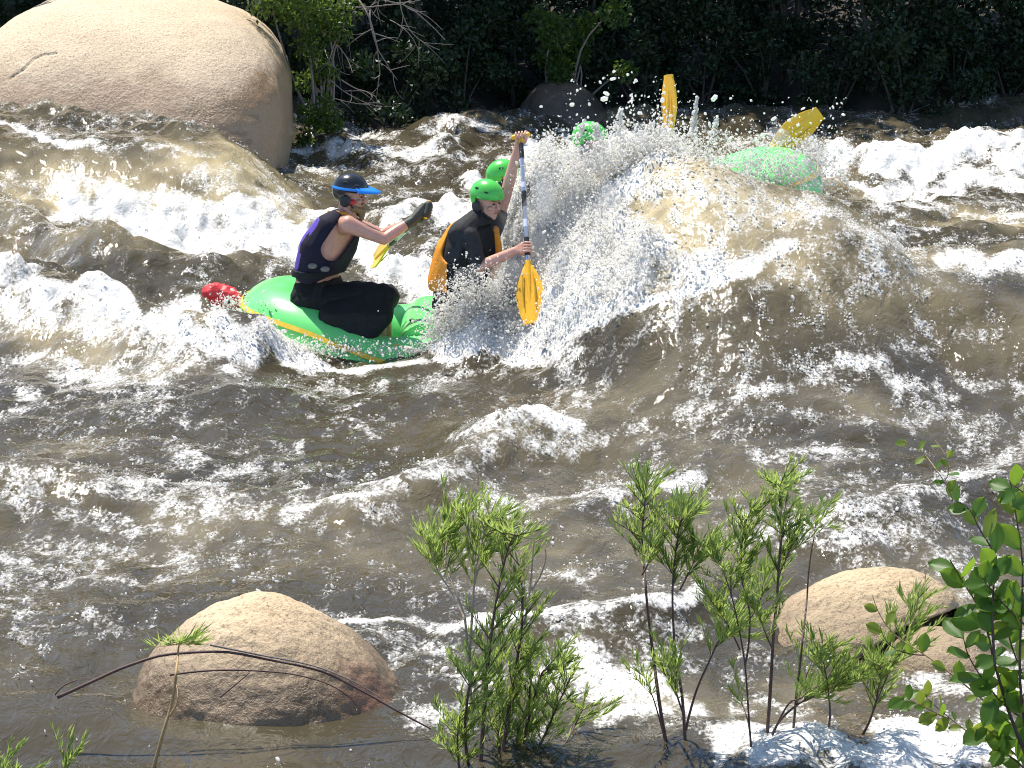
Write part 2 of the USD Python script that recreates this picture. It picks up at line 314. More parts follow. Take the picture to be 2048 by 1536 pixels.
Z += ridge([(1700, 225, 0.1), (1900, 205, .2), (2100, 190, .22)], 0.6, 0.8)
# smooth tongue of water at the bottom edge
CALM = np.zeros_like(Z)
def stroke(A, pts, w, amount, mode='max'):
    """Adds a soft brush line to a map of the river surface: the line runs over the water points seen at pts; w is its half width in photo pixels there."""
    W = []
    for a, b in pts:
        y = np.linspace(9.05, 33.9, 700); d = ray(a, b); s = y / d[1]; x = d[0] * s; z = CAM_H + d[2] * s
        under = z < at_grid(Z0, x, y); k = int(np.argmax(under)) if under.any() else len(y) - 1
        W.append((a, b, x[k], y[k]))
    W = np.array(W); r = w * W[:, 3].mean() / FPX
    if len(W) == 1: W = np.vstack([W, W + 1e-6])
    reach = max(.4, 7 * r)
    x0, x1 = np.searchsorted(XS, [W[:, 2].min() - 2.5 * r - .05, W[:, 2].max() + 2.5 * r + .05]); y0, y1 = np.searchsorted(YS, [W[:, 3].min() - reach, W[:, 3].max() + reach])
    sl = np.s_[y0:y1, x0:x1]; gx, gy, yy = PGX[sl] + WARPX[sl] * w * .5, PGY[sl] + WARPY[sl] * w * .5, GY[sl]; best = np.full(gx.shape, 1e9)
    for a, b in zip(W[:-1], W[1:]):
        ax, ay, bx, by = a[0], a[1], b[0], b[1]; L = (bx - ax) ** 2 + (by - ay) ** 2 + 1e-12
        t = np.clip(((gx - ax) * (bx - ax) + (gy - ay) * (by - ay)) / L, 0, 1)
        off = np.abs(yy - a[3] - t * (b[3] - a[3]))
        best = np.minimum(best, np.hypot(gx - ax - t * (bx - ax), gy - ay - t * (by - ay)) + np.where(off > reach * .7, (off - reach * .7) * 2000 * .3, 0))
    m = smooth01(1.0 - (best / w - 0.25) / 1.5)
    if mode == 'max': A[sl] = np.maximum(A[sl], amount * m)
    else: A[sl] = A[sl] * (1 - m) + amount * m
WARPX, WARPY = gn(11, .10, .22), gn(12, .10, .22)
Z0 = Z.copy()
_f = GY * math.cos(PITCH) - (Z0 - CAM_H) * math.sin(PITCH); PGX = 1024 + FPX * GX / _f; PGY = 768 - FPX * (GY * math.sin(PITCH) + (Z0 - CAM_H) * math.cos(PITCH)) / _f
FO = np.full_like(Z, 0.305) + 0.07 * gn(21, .45, .35)
for pts, w, am in [
    # far pool
    ([(600, 300), (700, 288), (800, 292), (900, 292)], 13, .85), ([(760, 302), (870, 300)], 16, .95), ([(600, 327), (680, 330)], 7, .8), ([(600, 345), (660, 360)], 10, .6),
    ([(690, 250), (800, 256)], 12, .62), ([(850, 256), (930, 246), (990, 262)], 15, .62), ([(620, 270), (660, 300)], 14, .6), ([(640, 370), (800, 350), (980, 330)], 16, .47), ([(620, 395), (760, 390), (900, 380)], 14, .5),
    ([(880, 320), (1000, 300)], 10, .5), ([(1010, 270), (1060, 300), (1080, 330)], 20, .5),
    # white hole behind the raft
    ([(570, 450), (700, 440), (850, 425), (1000, 415)], 30, 1.0), ([(560, 500), (700, 500), (1000, 490)], 60, 1.15), ([(760, 560), (900, 575), (1000, 580)], 45, 1.2), ([(560, 540), (620, 550)], 26, .8),
    # pour-over left
    ([(130, 410), (280, 450), (420, 480), (560, 470)], 36, 1.05), ([(250, 400), (400, 420), (540, 440)], 34, .95), ([(380, 330), (470, 350), (560, 405)], 42, .62), ([(100, 385), (250, 380)], 26, .62), ([(0, 365), (200, 375)], 22, .5),
    ([(0, 245), (60, 262), (110, 285), (190, 298)], 15, .8), ([(180, 292), (330, 288), (420, 300)], 9, .55),
    # left wave
    ([(0, 590), (150, 612), (300, 652), (420, 690)], 30, 1.0), ([(0, 640), (140, 650), (300, 690), (500, 712)], 26, .72), ([(0, 720), (200, 735), (400, 730)], 26, .66), ([(60, 790), (260, 770), (480, 750)], 16, .56), ([(0, 830), (150, 830), (350, 850)], 22, .48),
    ([(380, 610), (430, 640), (520, 690), (600, 722)], 26, 1.05), ([(400, 690), (500, 705)], 24, .9), ([(560, 722), (720, 731), (860, 730), (1000, 714), (1110, 690)], 7, .95),
    # crash wave
    ([(950, 620), (940, 690)], 45, 1.1), ([(1050, 400), (1040, 660)], 70, 1.15), ([(1130, 320), (1130, 600)], 80, 1.15), ([(1210, 300), (1220, 560)], 62, 1.05), ([(1290, 300), (1330, 330)], 40, .8), ([(1300, 500), (1240, 590), (1120, 660), (980, 700)], 38, 1.1),
    ([(1280, 540), (1400, 545), (1500, 500), (1560, 480)], 30, .9), ([(1290, 360), (1390, 380), (1480, 390)], 50, .54), ([(1380, 340), (1500, 360), (1640, 400)], 60, .52), ([(1300, 490), (1420, 510), (1520, 490)], 36, .74), ([(1620, 400), (1760, 440), (1880, 500)], 50, .45), ([(1460, 300), (1600, 290), (1690, 350)], 22, .62), ([(1560, 470), (1700, 470), (1800, 480)], 50, .53), ([(1500, 560), (1700, 545), (1850, 560)], 30, .50), ([(1760, 400), (1850, 470), (1940, 540)], 26, .5),
    ([(870, 704), (1000, 714), (1100, 694), (1250, 640), (1400, 572), (1520, 520)], 13, 1.0), ([(1170, 420), (1250, 450), (1320, 470)], 55, .95), ([(1080, 420), (1180, 480), (1260, 540)], 75, 1.15), ([(1090, 340), (1190, 330), (1260, 380)], 45, 1.0), ([(1230, 560), (1330, 520), (1430, 490)], 34, 1.0), ([(1200, 310), (1300, 320), (1420, 320)], 26, .72), ([(900, 650), (960, 680), (1060, 650), (1200, 600)], 34, 1.1),
    # right, behind the wave
    ([(1670, 310), (1800, 305), (1950, 296), (2060, 292)], 32, 1.1), ([(1740, 370), (1880, 365), (2060, 360)], 36, 1.0), ([(1880, 520), (1960, 540), (2060, 530)], 24, .95), ([(1860, 440), (1960, 440), (2060, 430)], 24, .6), ([(1800, 410), (1900, 415)], 16, .7), ([(1720, 245), (1850, 240), (2050, 230)], 12, .42), ([(1850, 262), (2050, 255)], 8, .55),
    # foreground streaks
    ([(980, 830), (1020, 820), (1090, 832), (1160, 838)], 15, 1.0), ([(915, 880), (960, 860), (1050, 850)], 18, .75), ([(860, 935), (920, 905), (1040, 890), (1200, 865), (1340, 845), (1480, 800)], 22, .62), ([(560, 1030), (700, 1000), (800, 970), (870, 930)], 15, .75), ([(960, 1010), (1100, 1000), (1240, 962), (1400, 940)], 17, .68),
    ([(1100, 1030), (1250, 990)], 18, .5), ([(0, 935), (200, 950), (450, 985)], 24, .66), ([(0, 1000), (250, 1025), (520, 1015)], 22, .66), ([(0, 1085), (250, 1090), (380, 1110)], 16, .52), ([(0, 1140), (200, 1160), (360, 1150)], 22, .52), ([(60, 1240), (300, 1250)], 14, .45), ([(500, 890), (700, 860)], 26, .5), ([(600, 800), (850, 770), (1000, 760)], 20, .48), ([(350, 920), (520, 940)], 14, .5),
    ([(1450, 810), (1600, 770), (1700, 735)], 17, .62), ([(1690, 720), (1760, 730), (1790, 770)], 15, .8), ([(1780, 700), (1880, 690), (1990, 680)], 14, .62), ([(1820, 770), (1920, 780), (2050, 790)], 18, .55), ([(1350, 850), (1450, 870), (1500, 930)], 24, .5), ([(1500, 920), (1640, 910), (1750, 920)], 14, .64), ([(1600, 840), (1750, 830), (1900, 830)], 14, .52),
    ([(1900, 960), (1980, 930), (2060, 900)], 30, .72), ([(1480, 1100), (1620, 1075), (1760, 1050), (1900, 1010)], 22, .62), ([(1560, 1120), (1760, 1110), (1900, 1080)], 20, .5), ([(1050, 1130), (1200, 1180)], 10, .35), ([(1000, 1170), (1180, 1160)], 8, .55),
    ([(680, 1245), (800, 1230), (900, 1250), (1060, 1236), (1190, 1226), (1290, 1205), (1390, 1192)], 12, .95), ([(900, 1280), (1100, 1275), (1300, 1250), (1480, 1240)], 22, .52), ([(760, 1330), (860, 1290), (950, 1290)], 20, .55), ([(850, 1420), (930, 1380), (1000, 1390)], 24, .7), ([(1120, 1330), (1250, 1380), (1390, 1400)], 34, .85), ([(1180, 1440), (1330, 1430)], 18, .9), ([(1300, 1300), (1480, 1310)], 24, .45),
    ([(1430, 1500), (1500, 1475), (1640, 1500), (1800, 1490), (2060, 1485)], 28, 1.05), ([(1500, 1530), (1800, 1525), (2060, 1520)], 22, 1.0), ([(1580, 1400), (1700, 1390), (1800, 1400)], 22, .58), ([(1850, 1340), (1960, 1370), (2060, 1400)], 28, .7), ([(1520, 1400), (1480, 1440)], 24, .6)]:
    stroke(FO, pts, w * (1.0 if pts[0][1] < 740 else 1.35), am)
FO = np.where(GY < 16.6, FO * .90, FO)
# places that stay dark
for pts, w, am in [([(0, 460), (200, 500), (420, 560), (520, 560)], 26, .22), ([(120, 560), (300, 620)], 12, .12), ([(0, 318), (150, 325), (330, 325)], 20, .20), ([(620, 890), (740, 920)], 24, .16), ([(760, 960), (880, 985)], 8, .1), ([(1040, 1080), (1200, 1090)], 30, .10), ([(1350, 1000), (1560, 990)], 26, .14), ([(1380, 640), (1650, 640), (2000, 600)], 16, .2), ([(900, 1110), (1100, 1120)], 16, .12),
                   ([(0, 1300), (250, 1330)], 30, .08), ([(1110, 245), (1320, 250)], 20, .15), ([(400, 1180), (800, 1190)], 18, .18), ([(1950, 1180), (2060, 1150)], 30, .14), ([(1700, 260), (2060, 215)], 14, .2)]:
    stroke(FO, pts, w, am, mode='set')
AIR = np.zeros_like(Z) + np.clip(.07 + .08 * gn(51, .6, .4), 0, .4)
for pts, w, am in [([(1270, 340), (1380, 400), (1480, 420)], 75, .8), ([(1380, 330), (1500, 350), (1640, 390)], 70, .62), ([(1300, 450), (1420, 480)], 45, .7), ([(1560, 430), (1740, 470), (1900, 500)], 60, .42), ([(1320, 580), (1450, 540), (1600, 530)], 45, .5), ([(1380, 640), (1600, 600), (1850, 590)], 40, .22), ([(1640, 340), (1760, 400)], 30, .5), ([(1880, 430), (1980, 445), (2060, 440)], 30, .7),
                   ([(0, 330), (200, 335), (400, 330)], 30, .42), ([(380, 320), (470, 350), (580, 415)], 50, .95), ([(0, 380), (200, 390), (420, 410)], 45, .75), ([(100, 690), (300, 700)], 30, .6), ([(0, 640), (200, 660)], 25, .6), ([(200, 740), (400, 745)], 30, .3), ([(0, 880), (200, 900)], 24, .16),
                   ([(1480, 790), (1700, 790), (1900, 830)], 26, .2), ([(1480, 1390), (1650, 1380)], 40, .34), ([(1140, 1350), (1300, 1400)], 40, .7), ([(300, 650), (420, 660)], 16, .7), ([(960, 890), (1050, 880)], 25, .5), ([(1800, 1180), (2060, 1250)], 60, .25)]:
    stroke(AIR, pts, w, am)
AIR = np.clip(gaussian_filter(AIR, (4, 9)) * (1 + .30 * gn(52, .12, .16) + .2 * gn(53, .04, .06)), 0, 1)
for pts, w in [([(0, 1440), (300, 1450), (860, 1490)], 42), ([(0, 1520), (900, 1530)], 40), ([(860, 1510), (1100, 1500), (1380, 1525)], 26)]:
    stroke(FO, pts, w, .06, mode='set'); stroke(CALM, pts, w * 1.1, 1.0)
CALM = gaussian_filter(CALM, 3)

# raft footprint: the loop that the tubes follow
RX0, RX1, RYC, RHW, RR = -1.74, 1.98, 18.93, 0.62, 0.265
_rz = PchipInterpolator([-2.1, -1.75, -1.45, -1.15, -.85, -.5, -.1, .4, 1.0, 1.6, 2.0, 2.3], [.14, .13, .05, -.09, -.16, -.14, .04, .30, .64, .98, 1.10, 1.12])
def raft_z(x): return _rz(x)
rc, rl = (RX0 + RX1) / 2, (RX1 - RX0) / 2
foot = (np.abs((GX - rc) / (rl + .1)) ** 3.2 + np.abs((GY - RYC) / (RHW + .08)) ** 3.2)

# chop on all scales; white water is lumpier
foam_s = gaussian_filter(np.clip(FO, 0, 1.1), 4)
live = 1.0 - 0.93 * CALM
c1 = gn(31, .34, .40); c2 = gn(32, .14, .17); c3 = gn(33, .055, .07); c4 = gn(34, .026, .035)
far = np.clip((GY - 9) / 12, 0.55, 1.0)
glassy = np.maximum(np.clip(BIG / .5, 0, 1) * smooth01((GX - .9) / .5), np.clip(pour / .4, 0, 1) * smooth01((25.5 - GY) / 1.5) * smooth01((GY - 23.0) / .6)); live = live * (1 - .68 * glassy)
amp = live * far
chop = amp * (.048 * c1 + .028 * np.abs(c2) * 1.3 + .012 * c3 + .004 * c4)
lump = gaussian_filter(np.abs(gn(35, .05, .06)), 1) - .8
froth = np.clip((foam_s - .55) / .5, 0, 1) * live * np.clip((GY - 9) / 8, .35, 1)
Z += chop + froth * (.022 * lump + .018 * c3 + .010 * c4 + .02)
violent = np.clip(BIG / 0.6, 0, 1) * smooth01((1.75 - GX) / .8) * np.clip((foam_s - .6) / .4, 0, 1)
v1 = gn(36, .10, .10); v2 = gn(37, .04, .045)
Z += violent * (.060 * np.maximum(v1, -.6) + .032 * np.maximum(v2, -.4))
Z += 0.05 * CALM * np.exp(-((GY - 10.9) / .35) ** 2) + .012 * CALM * gn(38, .5, .12)
# the raft pushes the water down inside its tubes, and the tubes' near side stays clear
inside = smooth01((1.12 - foot) / .25) * smooth01((.05 - GX) / .5)
Zr = raft_z(np.clip(GX, -2.1, 2.3)) - .34
Z = Z * (1 - inside) + np.minimum(Z, Zr) * inside
# lacy foam: the painted densities broken up by stretched noise
lace = .60 * gn(41, .013, .022) + .62 * gn(42, .030, .050) + .50 * gn(43, .085, .14)
ridged = 1.0 - np.abs(gn(44, .05, .09)) * 1.25
live2 = 1 - .93 * CALM
FOAM = FO + live2 * (.125 * lace * np.clip(1.3 - .5 * FO, .5, 1.1) + .07 * np.clip(ridged, -.5, 1) * np.clip(FO * 2.0, .3, 1)) + .22 * np.clip(c2 - 1.5, 0, 1) * live
FOAM = np.clip(FOAM, 0, 1.2)
idx = np.arange(NX * NY).reshape(NY, NX)
q = np.stack([idx[:-1, :-1], idx[:-1, 1:], idx[1:, 1:], idx[1:, :-1]], -1).reshape(-1, 4)
WV = np.stack([GX, GY, Z], -1).reshape(-1, 3)
river = obj('river', (WV, np.vstack([q[:, [0, 1, 2]], q[:, [0, 2, 3]]])), M['water'], smooth=True, kind='structure', label='muddy brown whitewater river covered in foam and standing waves')
prim_float(river, 'foam', FOAM.ravel()); prim_float(river, 'air', AIR.ravel())

# ground: one sheet under the river, rising to both banks
gx, gy = np.meshgrid(np.r_[-400, -150, -70, np.linspace(-30, 30, 121), 70, 150, 400], np.r_[-300, -60, -20, np.linspace(-8, 60, 137), 90, 200, 500])
edge = 31.6 + .10 * gx + .6 * np.sin(gx * .9) + 0.4 * np.sin(gx * 2.3 + 1)
edge = np.clip(edge, 28, 36.5)
far_b = np.clip((gy - edge) / 7, 0, None); near_b = np.clip((9.2 - gy) / 9.0, 0, None)
gz = -1.0 + np.minimum(1.1 * smooth01((gy - edge + 1.2) / 1.5), 1.1) + np.minimum(far_b * 1.6, 5) + 1.1 * smooth01((10.2 - gy) / 1.2) + np.minimum(near_b * 2.2, 2.3)
gz += .12 * (meshkit.fbm(np.stack([gx * .8, gy * .8, gx * 0], -1), 4, 3) - .5) * (1 + far_b + near_b)
gi = np.arange(gx.size).reshape(gx.shape); gq = np.stack([gi[:-1, :-1], gi[:-1, 1:], gi[1:, 1:], gi[1:, :-1]], -1).reshape(-1, 4)
obj('ground', (np.stack([gx, gy, gz], -1).reshape(-1, 3), gq), M['soil'], smooth=True, kind='structure', label='dark soil of the river bed and both banks')

# ------------------------------------------------------------------ boulders
def rock(center, radii, power=(2.6, 2.2), rough=.05, seed=1, level=6, shape=None, freq=1.3):
    s = trimesh.creation.icosphere(level); d = np.array(s.vertices); p, pz = power
    h = (np.abs(d[:, 0]) ** p + np.abs(d[:, 1]) ** p) ** (1 / p)
    r = (h ** pz + np.abs(d[:, 2]) ** pz) ** (-1 / pz)
    v = d * r[:, None]
    n = meshkit.fbm(v * freq + seed * 7.3, 5, seed) - .5; n2 = meshkit.fbm(v * freq * 6 + seed, 4, seed + 9) - .5
    v = v * (1 + rough * 2 * n + rough * .30 * n2)[:, None]
    v = v * np.asarray(radii)
    if shape is not None: v = shape(v)
    return v + np.asarray(center), np.array(s.faces)
def seen(v, pix):
    """The rock's visible surface points at pixels of the photograph."""
    d = v - V(0, 0, CAM_H); f = d[:, 1] * math.cos(PITCH) - d[:, 2] * math.sin(PITCH); u = d[:, 1] * math.sin(PITCH) + d[:, 2] * math.cos(PITCH)
    px, py = 1024 + FPX * d[:, 0] / f, 768 - FPX * u / f; out = []
    for a, b in pix:
        w = np.hypot(px - a, py - b); k = np.where(w < max(8, w.min() + 4))[0]; out.append(v[k[np.argmin(v[k, 1])]])
    return out
def crack(v, pix, width, depth, push=(0, 1, -.25)):
    """Cuts a groove into a rock along a line on its visible side."""
    path = seen(v, pix); best = np.full(len(v), 1e9)
    for a, b in zip(path[:-1], path[1:]):
        ab = b - a + 1e-6; t = np.clip(((v - a) @ ab) / (ab @ ab), 0, 1); best = np.minimum(best, np.linalg.norm(v - a - t[:, None] * ab, axis=1))
    return v + np.asarray(push) * (depth * np.exp(-(best / width) ** 4))[:, None]

gb_mat = granite('big_boulder_look', (0.56, 0.43, 0.29), (0.66, 0.53, 0.37), 0.98, 1.0, dark=(0.26, 0.155, 0.075))
c = P(262, 330, 28.0)
def big_shape(v):
    v = v.copy(); v[:, 0] += .05 * v[:, 2]; v[:, 2] += -.05 * v[:, 0]
    v[:, 1] += .62 * np.clip(v[:, 2], -.6, 2)
    return v
bv, bf = rock((c[0], 27.75, .35), (1.72, 1.75, 1.38), (4.2, 2.6), .04, 4, 7, big_shape)
bv = crack(bv, [(20, 150), (45, 132), (60, 118), (75, 106), (110, 100)], .013, .022)
bv = crack(bv, [(495, 28), (525, 40), (550, 62), (568, 85)], .02, .03)
bt = thing('granite_boulder', 'huge pale rounded granite boulder at the upper left behind the pour-over', 'boulder', (c[0], 27.75, 0))
obj('rock', (bv, bf), gb_mat, bt, smooth=True)

fb_c = P(545, 1420, 11.15)
fb_mat = granite('left_rock_look', (0.50, 0.36, 0.21), (0.65, 0.51, 0.33), 0.22, 0.22, dark=(0.15, 0.09, 0.045), patch=(P(790, 1370, 10.9), .30, (0.26, 0.085, 0.05)))
def fb_shape(v):
    v = v.copy(); k = np.clip(v[:, 2], 0, None); v[:, 0] += -.12 * k; return v
fv, ff = rock((fb_c[0], 11.2, -.14), (.62, .55, .575), (2.1, 1.7), .09, 11, 6, fb_shape, 1.6)
ft = thing('river_rock', 'tan domed granite rock low at the left with a twig lying across it', 'boulder', (fb_c[0], 11.2, 0))
obj('rock', (fv, ff), fb_mat, ft, smooth=True)

rb_mat = granite('right_rock_look', (0.43, 0.31, 0.18), (0.62, 0.48, 0.30), 0.12, 0.25, dark=(0.18, 0.12, 0.06))
rc_ = P(1740, 1330, 11.9)
def rb_shape(v):
    v = v.copy(); v[:, 0] += .30 * np.clip(v[:, 2], 0, None); v[:, 1] += .1 * v[:, 2]; return v
rv, rf = rock((rc_[0] - .03, 12.1, -.14), (.53, .48, .41), (2.2, 1.9), .11, 21, 6, rb_shape, 2.0)
rv = crack(rv, [(1925, 1240), (1880, 1254), (1830, 1278), (1780, 1308), (1745, 1330)], .05, .30, (0, 1, -.1))
rt = thing('river_rock', 'tan rock at the lower right with a dark overhang crevice', 'boulder', (rc_[0], 12.1, 0))
obj('rock', (rv, rf), rb_mat, rt, smooth=True)
lc = P(1870, 1330, 11.6)
lv, lf = rock((lc[0] + .04, 11.68, -.07), (.28, .28, .19), (2.4, 2.0), .08, 31, 5, None, 1.8)
lt = thing('river_rock', 'small low rock tucked under the overhang of the right-hand rock', 'boulder', (lc[0], 11.75, 0))
obj('rock', (lv, lf), rb_mat, lt, smooth=True)
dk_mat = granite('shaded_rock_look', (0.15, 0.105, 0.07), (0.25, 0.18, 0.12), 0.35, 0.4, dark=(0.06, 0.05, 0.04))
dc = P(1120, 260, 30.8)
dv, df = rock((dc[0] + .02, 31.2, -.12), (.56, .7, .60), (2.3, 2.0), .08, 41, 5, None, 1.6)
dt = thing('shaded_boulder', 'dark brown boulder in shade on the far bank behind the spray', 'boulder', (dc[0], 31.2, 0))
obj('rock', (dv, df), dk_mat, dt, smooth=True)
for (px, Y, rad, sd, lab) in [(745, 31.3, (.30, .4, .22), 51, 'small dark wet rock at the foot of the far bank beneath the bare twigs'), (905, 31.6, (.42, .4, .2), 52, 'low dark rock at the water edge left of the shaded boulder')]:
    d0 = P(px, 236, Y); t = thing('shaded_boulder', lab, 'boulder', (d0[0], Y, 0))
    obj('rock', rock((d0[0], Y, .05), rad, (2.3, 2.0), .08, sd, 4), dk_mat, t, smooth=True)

# ------------------------------------------------------------------ the raft
raft = thing('raft', 'bright green inflatable raft with a yellow perimeter strap climbing the breaking wave', 'raft', (rc, RYC, 0))
th = np.linspace(0, 2 * np.pi, 160, endpoint=False)
sgn = lambda a, e: np.sign(a) * np.abs(a) ** e
lx, ly = rc + rl * sgn(np.cos(th), 2 / 3.0), RYC + RHW * sgn(np.sin(th), 2 / 3.0)
pl = np.column_stack([lx, ly]); s = np.r_[0, np.cumsum(np.linalg.norm(np.diff(np.vstack([pl, pl[:1]]), axis=0), axis=1))]
u = np.linspace(0, s[-1], 200, endpoint=False); lx = np.interp(u, s, np.r_[lx, lx[0]]); ly = np.interp(u, s, np.r_[ly, ly[0]])
LOOP = np.column_stack([lx, ly, raft_z(lx)])
seam = 1 + .012 * np.cos(np.arange(200) * 2 * np.pi / 10)
tv, tf, LA, LB = loop_tube(LOOP, RR * seam, 28)
obj('tube', (tv, tf), M['rubber'], raft, smooth=True)
ctr = V(rc, RYC, 0)
outw = np.sign(np.einsum('ij,ij->i', LA, LOOP - ctr))[:, None] * LA
strap = []
for ang, w in ((34, 0), ):
    a = math.radians(ang); wob = .025 * np.abs(np.sin(np.arange(200) * np.pi / 20))
    strap = LOOP + (RR + .012) * (np.cos(a) * outw + np.sin(a) * LB) + np.column_stack([np.zeros(200), np.zeros(200), -wob])
def ribbon(c, nrm, half, thick):
    c = np.asarray(c); t = np.roll(c, -1, 0) - np.roll(c, 1, 0); t /= np.linalg.norm(t, axis=1, keepdims=True); b = np.cross(t, nrm)
    n = len(c); v = np.stack([c + b * half, c + b * half + nrm * thick, c - b * half + nrm * thick, c - b * half], 1).reshape(-1, 3)
    i, j = np.meshgrid(np.arange(n), np.arange(4), indexing='ij'); i2 = (i + 1) % n; j2 = (j + 1) % 4
    qq = np.stack([i * 4 + j, i * 4 + j2, i2 * 4 + j2, i2 * 4 + j], -1).reshape(-1, 4); return v, np.vstack([qq[:, [0, 1, 2]], qq[:, [0, 2, 3]]])
sn = np.cos(math.radians(34)) * outw + np.sin(math.radians(34)) * LB
obj('perimeter_strap', ribbon(strap, sn, .017, .008), M['yellow_rope'], raft, smooth=30)
for k in range(0, 200, 20):                                     # steel rings that hold the strap, on rubber patches
    p0, n0 = strap[k], sn[k]; t0 = unit(np.roll(strap, -1, 0)[k] - strap[k])
    R = np.column_stack([t0, np.cross(n0, t0), n0])
    pa = obj('ring_patch', tri(frame_ball(p0 - n0 * .008, R, (.055, .045, .012), 16)), M['black_plastic'] if k % 40 else M['rubber_floor'], raft)
    a = np.linspace(0, 2 * np.pi, 14, endpoint=False)
    ring = p0 + n0 * .022 + .026 * (np.cos(a)[:, None] * R[:, 0] + np.sin(a)[:, None] * (.6 * R[:, 2] + .8 * R[:, 1]))
    v_, f_, *_ = tube(np.vstack([ring, ring[:2]]), .005, 5) ; obj('steel_ring', (v_, f_), M['metal'], pa)
for x in (-.62, .35, 1.15):                                     # cross tubes
    z0 = float(raft_z(x)); ys = np.linspace(RYC - RHW + .10, RYC + RHW - .10, 16)
    e = np.abs(np.linspace(-1, 1, 16)); rad = .205 * (1 - .06 * e ** 6)
    tw = obj('thwart', tube(np.column_stack([np.full(16, x), ys, np.full(16, z0 + (.15 if x < 0 else .02))]), rad, 26), M['rubber'], raft, smooth=50)
    if x < 0:
        for dx in (-.10, .10):
            obj('valve', tri(frame_ball(V(x + dx, RYC - .33, z0 + .15 + math.sqrt(.205 ** 2 - dx ** 2)), np.eye(3), (.022, .022, .012), 14)), M['black_plastic'], tw)
fx = np.linspace(RX0 + .05, RX1 - .05, 40); fl = []
for x in fx:
    hw = RHW * max(1 - abs((x - rc) / rl) ** 3, 0) ** (1 / 3)
    fl.append([(x, RYC + s_ * hw, raft_z(x) - .13) for s_ in np.linspace(-1, 1, 5)])
fl = np.array(fl); fi = np.arange(200).reshape(40, 5)
obj('floor', (fl.reshape(-1, 3), np.stack([fi[:-1, :-1], fi[1:, :-1], fi[1:, 1:], fi[:-1, 1:]], -1).reshape(-1, 4)), M['rubber_floor'], raft, smooth=True)
g = curve([P(788, 693, 18.22), P(840, 688, 18.25), P(880, 680, 18.3), P(930, 668, 18.35)], 12)
obj('grab_strap', tube(g, .016, 6), M['orange'], raft)

bag = thing('throw_bag', 'red throw bag strapped on the stern of the raft, splashed with foam', 'bag', P(462, 610, 18.95))
b0 = P(450, 594, 18.95)
bagm = soft([hull([(b0 + V(-.10, 0, .035), .07), (b0 + V(.0, .02, .0), .08)]), hull([(b0 + V(.0, 0, .0), .08), (b0 + V(.09, -.03, -.03), .055)])], .012, 5)
nv = np.array(bagm.vertices); bagm.vertices = nv + (meshkit.fbm(nv * 22, 3, 4) - .5)[:, None] * .05
obj('sack', bagm, M['red'], bag, smooth=50)
obj('drawcord', tube(curve([b0 + V(.09, -.04, -.02), b0 + V(.17, -.05, -.03), b0 + V(.24, -.06, -.06), b0 + V(.30, -.1, -.05)], 10), .014, 6), M['orange'], bag)
obj('mouth', tri(ball(b0 + V(.03, -.07, -.02), (.035, .02, .03), 14)), M['hole'], bag)

# ------------------------------------------------------------------ paddles
def paddle_parts(t):
    L = 1.46
    ys = np.linspace(0, 1, 22); w = .098 * np.minimum(1, (np.sin(np.pi * np.clip(ys * .93 + .07, 0, 1)) ** .55)) * (1.0 - .28 * np.clip((ys - .55) / .45, 0, 1)); w[-1] = .018; w[0] = .055
    V_, F_ = [], []
    for yy, ww in zip(ys * .48, w):
        for x in np.linspace(-1, 1, 7):
            V_.append((x * ww, -.012 * (1 - x * x) + .010 * math.sin(yy * 5), yy))
    V_ = np.array(V_); n = len(V_); th_ = .007; both = np.vstack([V_ + V(0, th_, 0), V_ - V(0, th_, 0)])
    I = np.arange(n).reshape(22, 7); qd = np.stack([I[:-1, :-1], I[:-1, 1:], I[1:, 1:], I[1:, :-1]], -1).reshape(-1, 4)
    ed = np.r_[I[0, :-1], I[:-1, -1], I[-1, :0:-1], I[:0:-1, 0]]; e2 = np.roll(ed, -1)
    F_ = np.vstack([qd[:, ::-1], qd + n, np.stack([ed, e2, e2 + n, ed + n], 1)])
    bl = obj('blade', (both, F_), M['yellow'], t, smooth=40)
    for sx in (-1, 1):
        for sy in (-1, 1):
            pass
    obj('rib', tube([(0, 0, .10), (0, 0, .30), (0, 0, .48)], [.010, .020, .021], 10), M['yellow'], bl)
    for sx in (-.045, .045):
        obj('groove', tube([(sx * .9, -.021, .12), (sx, -.021, .25), (sx * .8, -.021, .38)], [.003, .006, .003], 6), M['yellow_dark'], bl)
    sh = obj('shaft', tube([(0, 0, .44), (0, 0, L - .03)], .0165, 12), M['metal'], t)
    for a, b, m in ((.52, .66, 'black_plastic'), (.74, .80, 'white_band'), (.90, 1.02, 'black_plastic'), (1.05, 1.09, 'white_band'), (1.28, L - .05, 'black_plastic')):
        obj('band', tube([(0, 0, a), (0, 0, b)], .0178, 12), M[m], sh)
    gr = soft([hull([(V(-.055, 0, L), .018), (V(.055, 0, L), .018)]), hull([(V(0, 0, L), .02), (V(0, 0, L - .07), .017)])], .008, 4)
    obj('grip', gr, M['yellow'], t, smooth=True)
proto = None
def place_paddle(tip, grip, face, label):
    """tip: blade end, grip: where the handle's line goes, face: direction the blade's flat side looks."""
    global proto
    z = unit(grip - tip); y = unit(np.asarray(face, float) - z * np.dot(face, z)); x = np.cross(y, z)
    prm = UsdGeom.Xform.Define(stage, numbered('/World', 'paddle'))
    tag(prm.GetPrim(), label, 'paddle', 'yellow paddles of the raft crew')
    if proto is None:
        proto = prm.GetPrim(); paddle_parts(proto)
    else:
        prm.GetPrim().GetReferences().AddInternalReference(proto.GetPath())
    prm.MakeMatrixXform().Set(Gf.Matrix4d(*x, 0, *y, 0, *z, 0, *map(float, tip), 1))
    if proto != prm.GetPrim(): prm.GetPrim().SetInstanceable(True)
    return tip, grip
PT, PG = P(1063, 648, 17.74), P(1041, 268, 18.60)
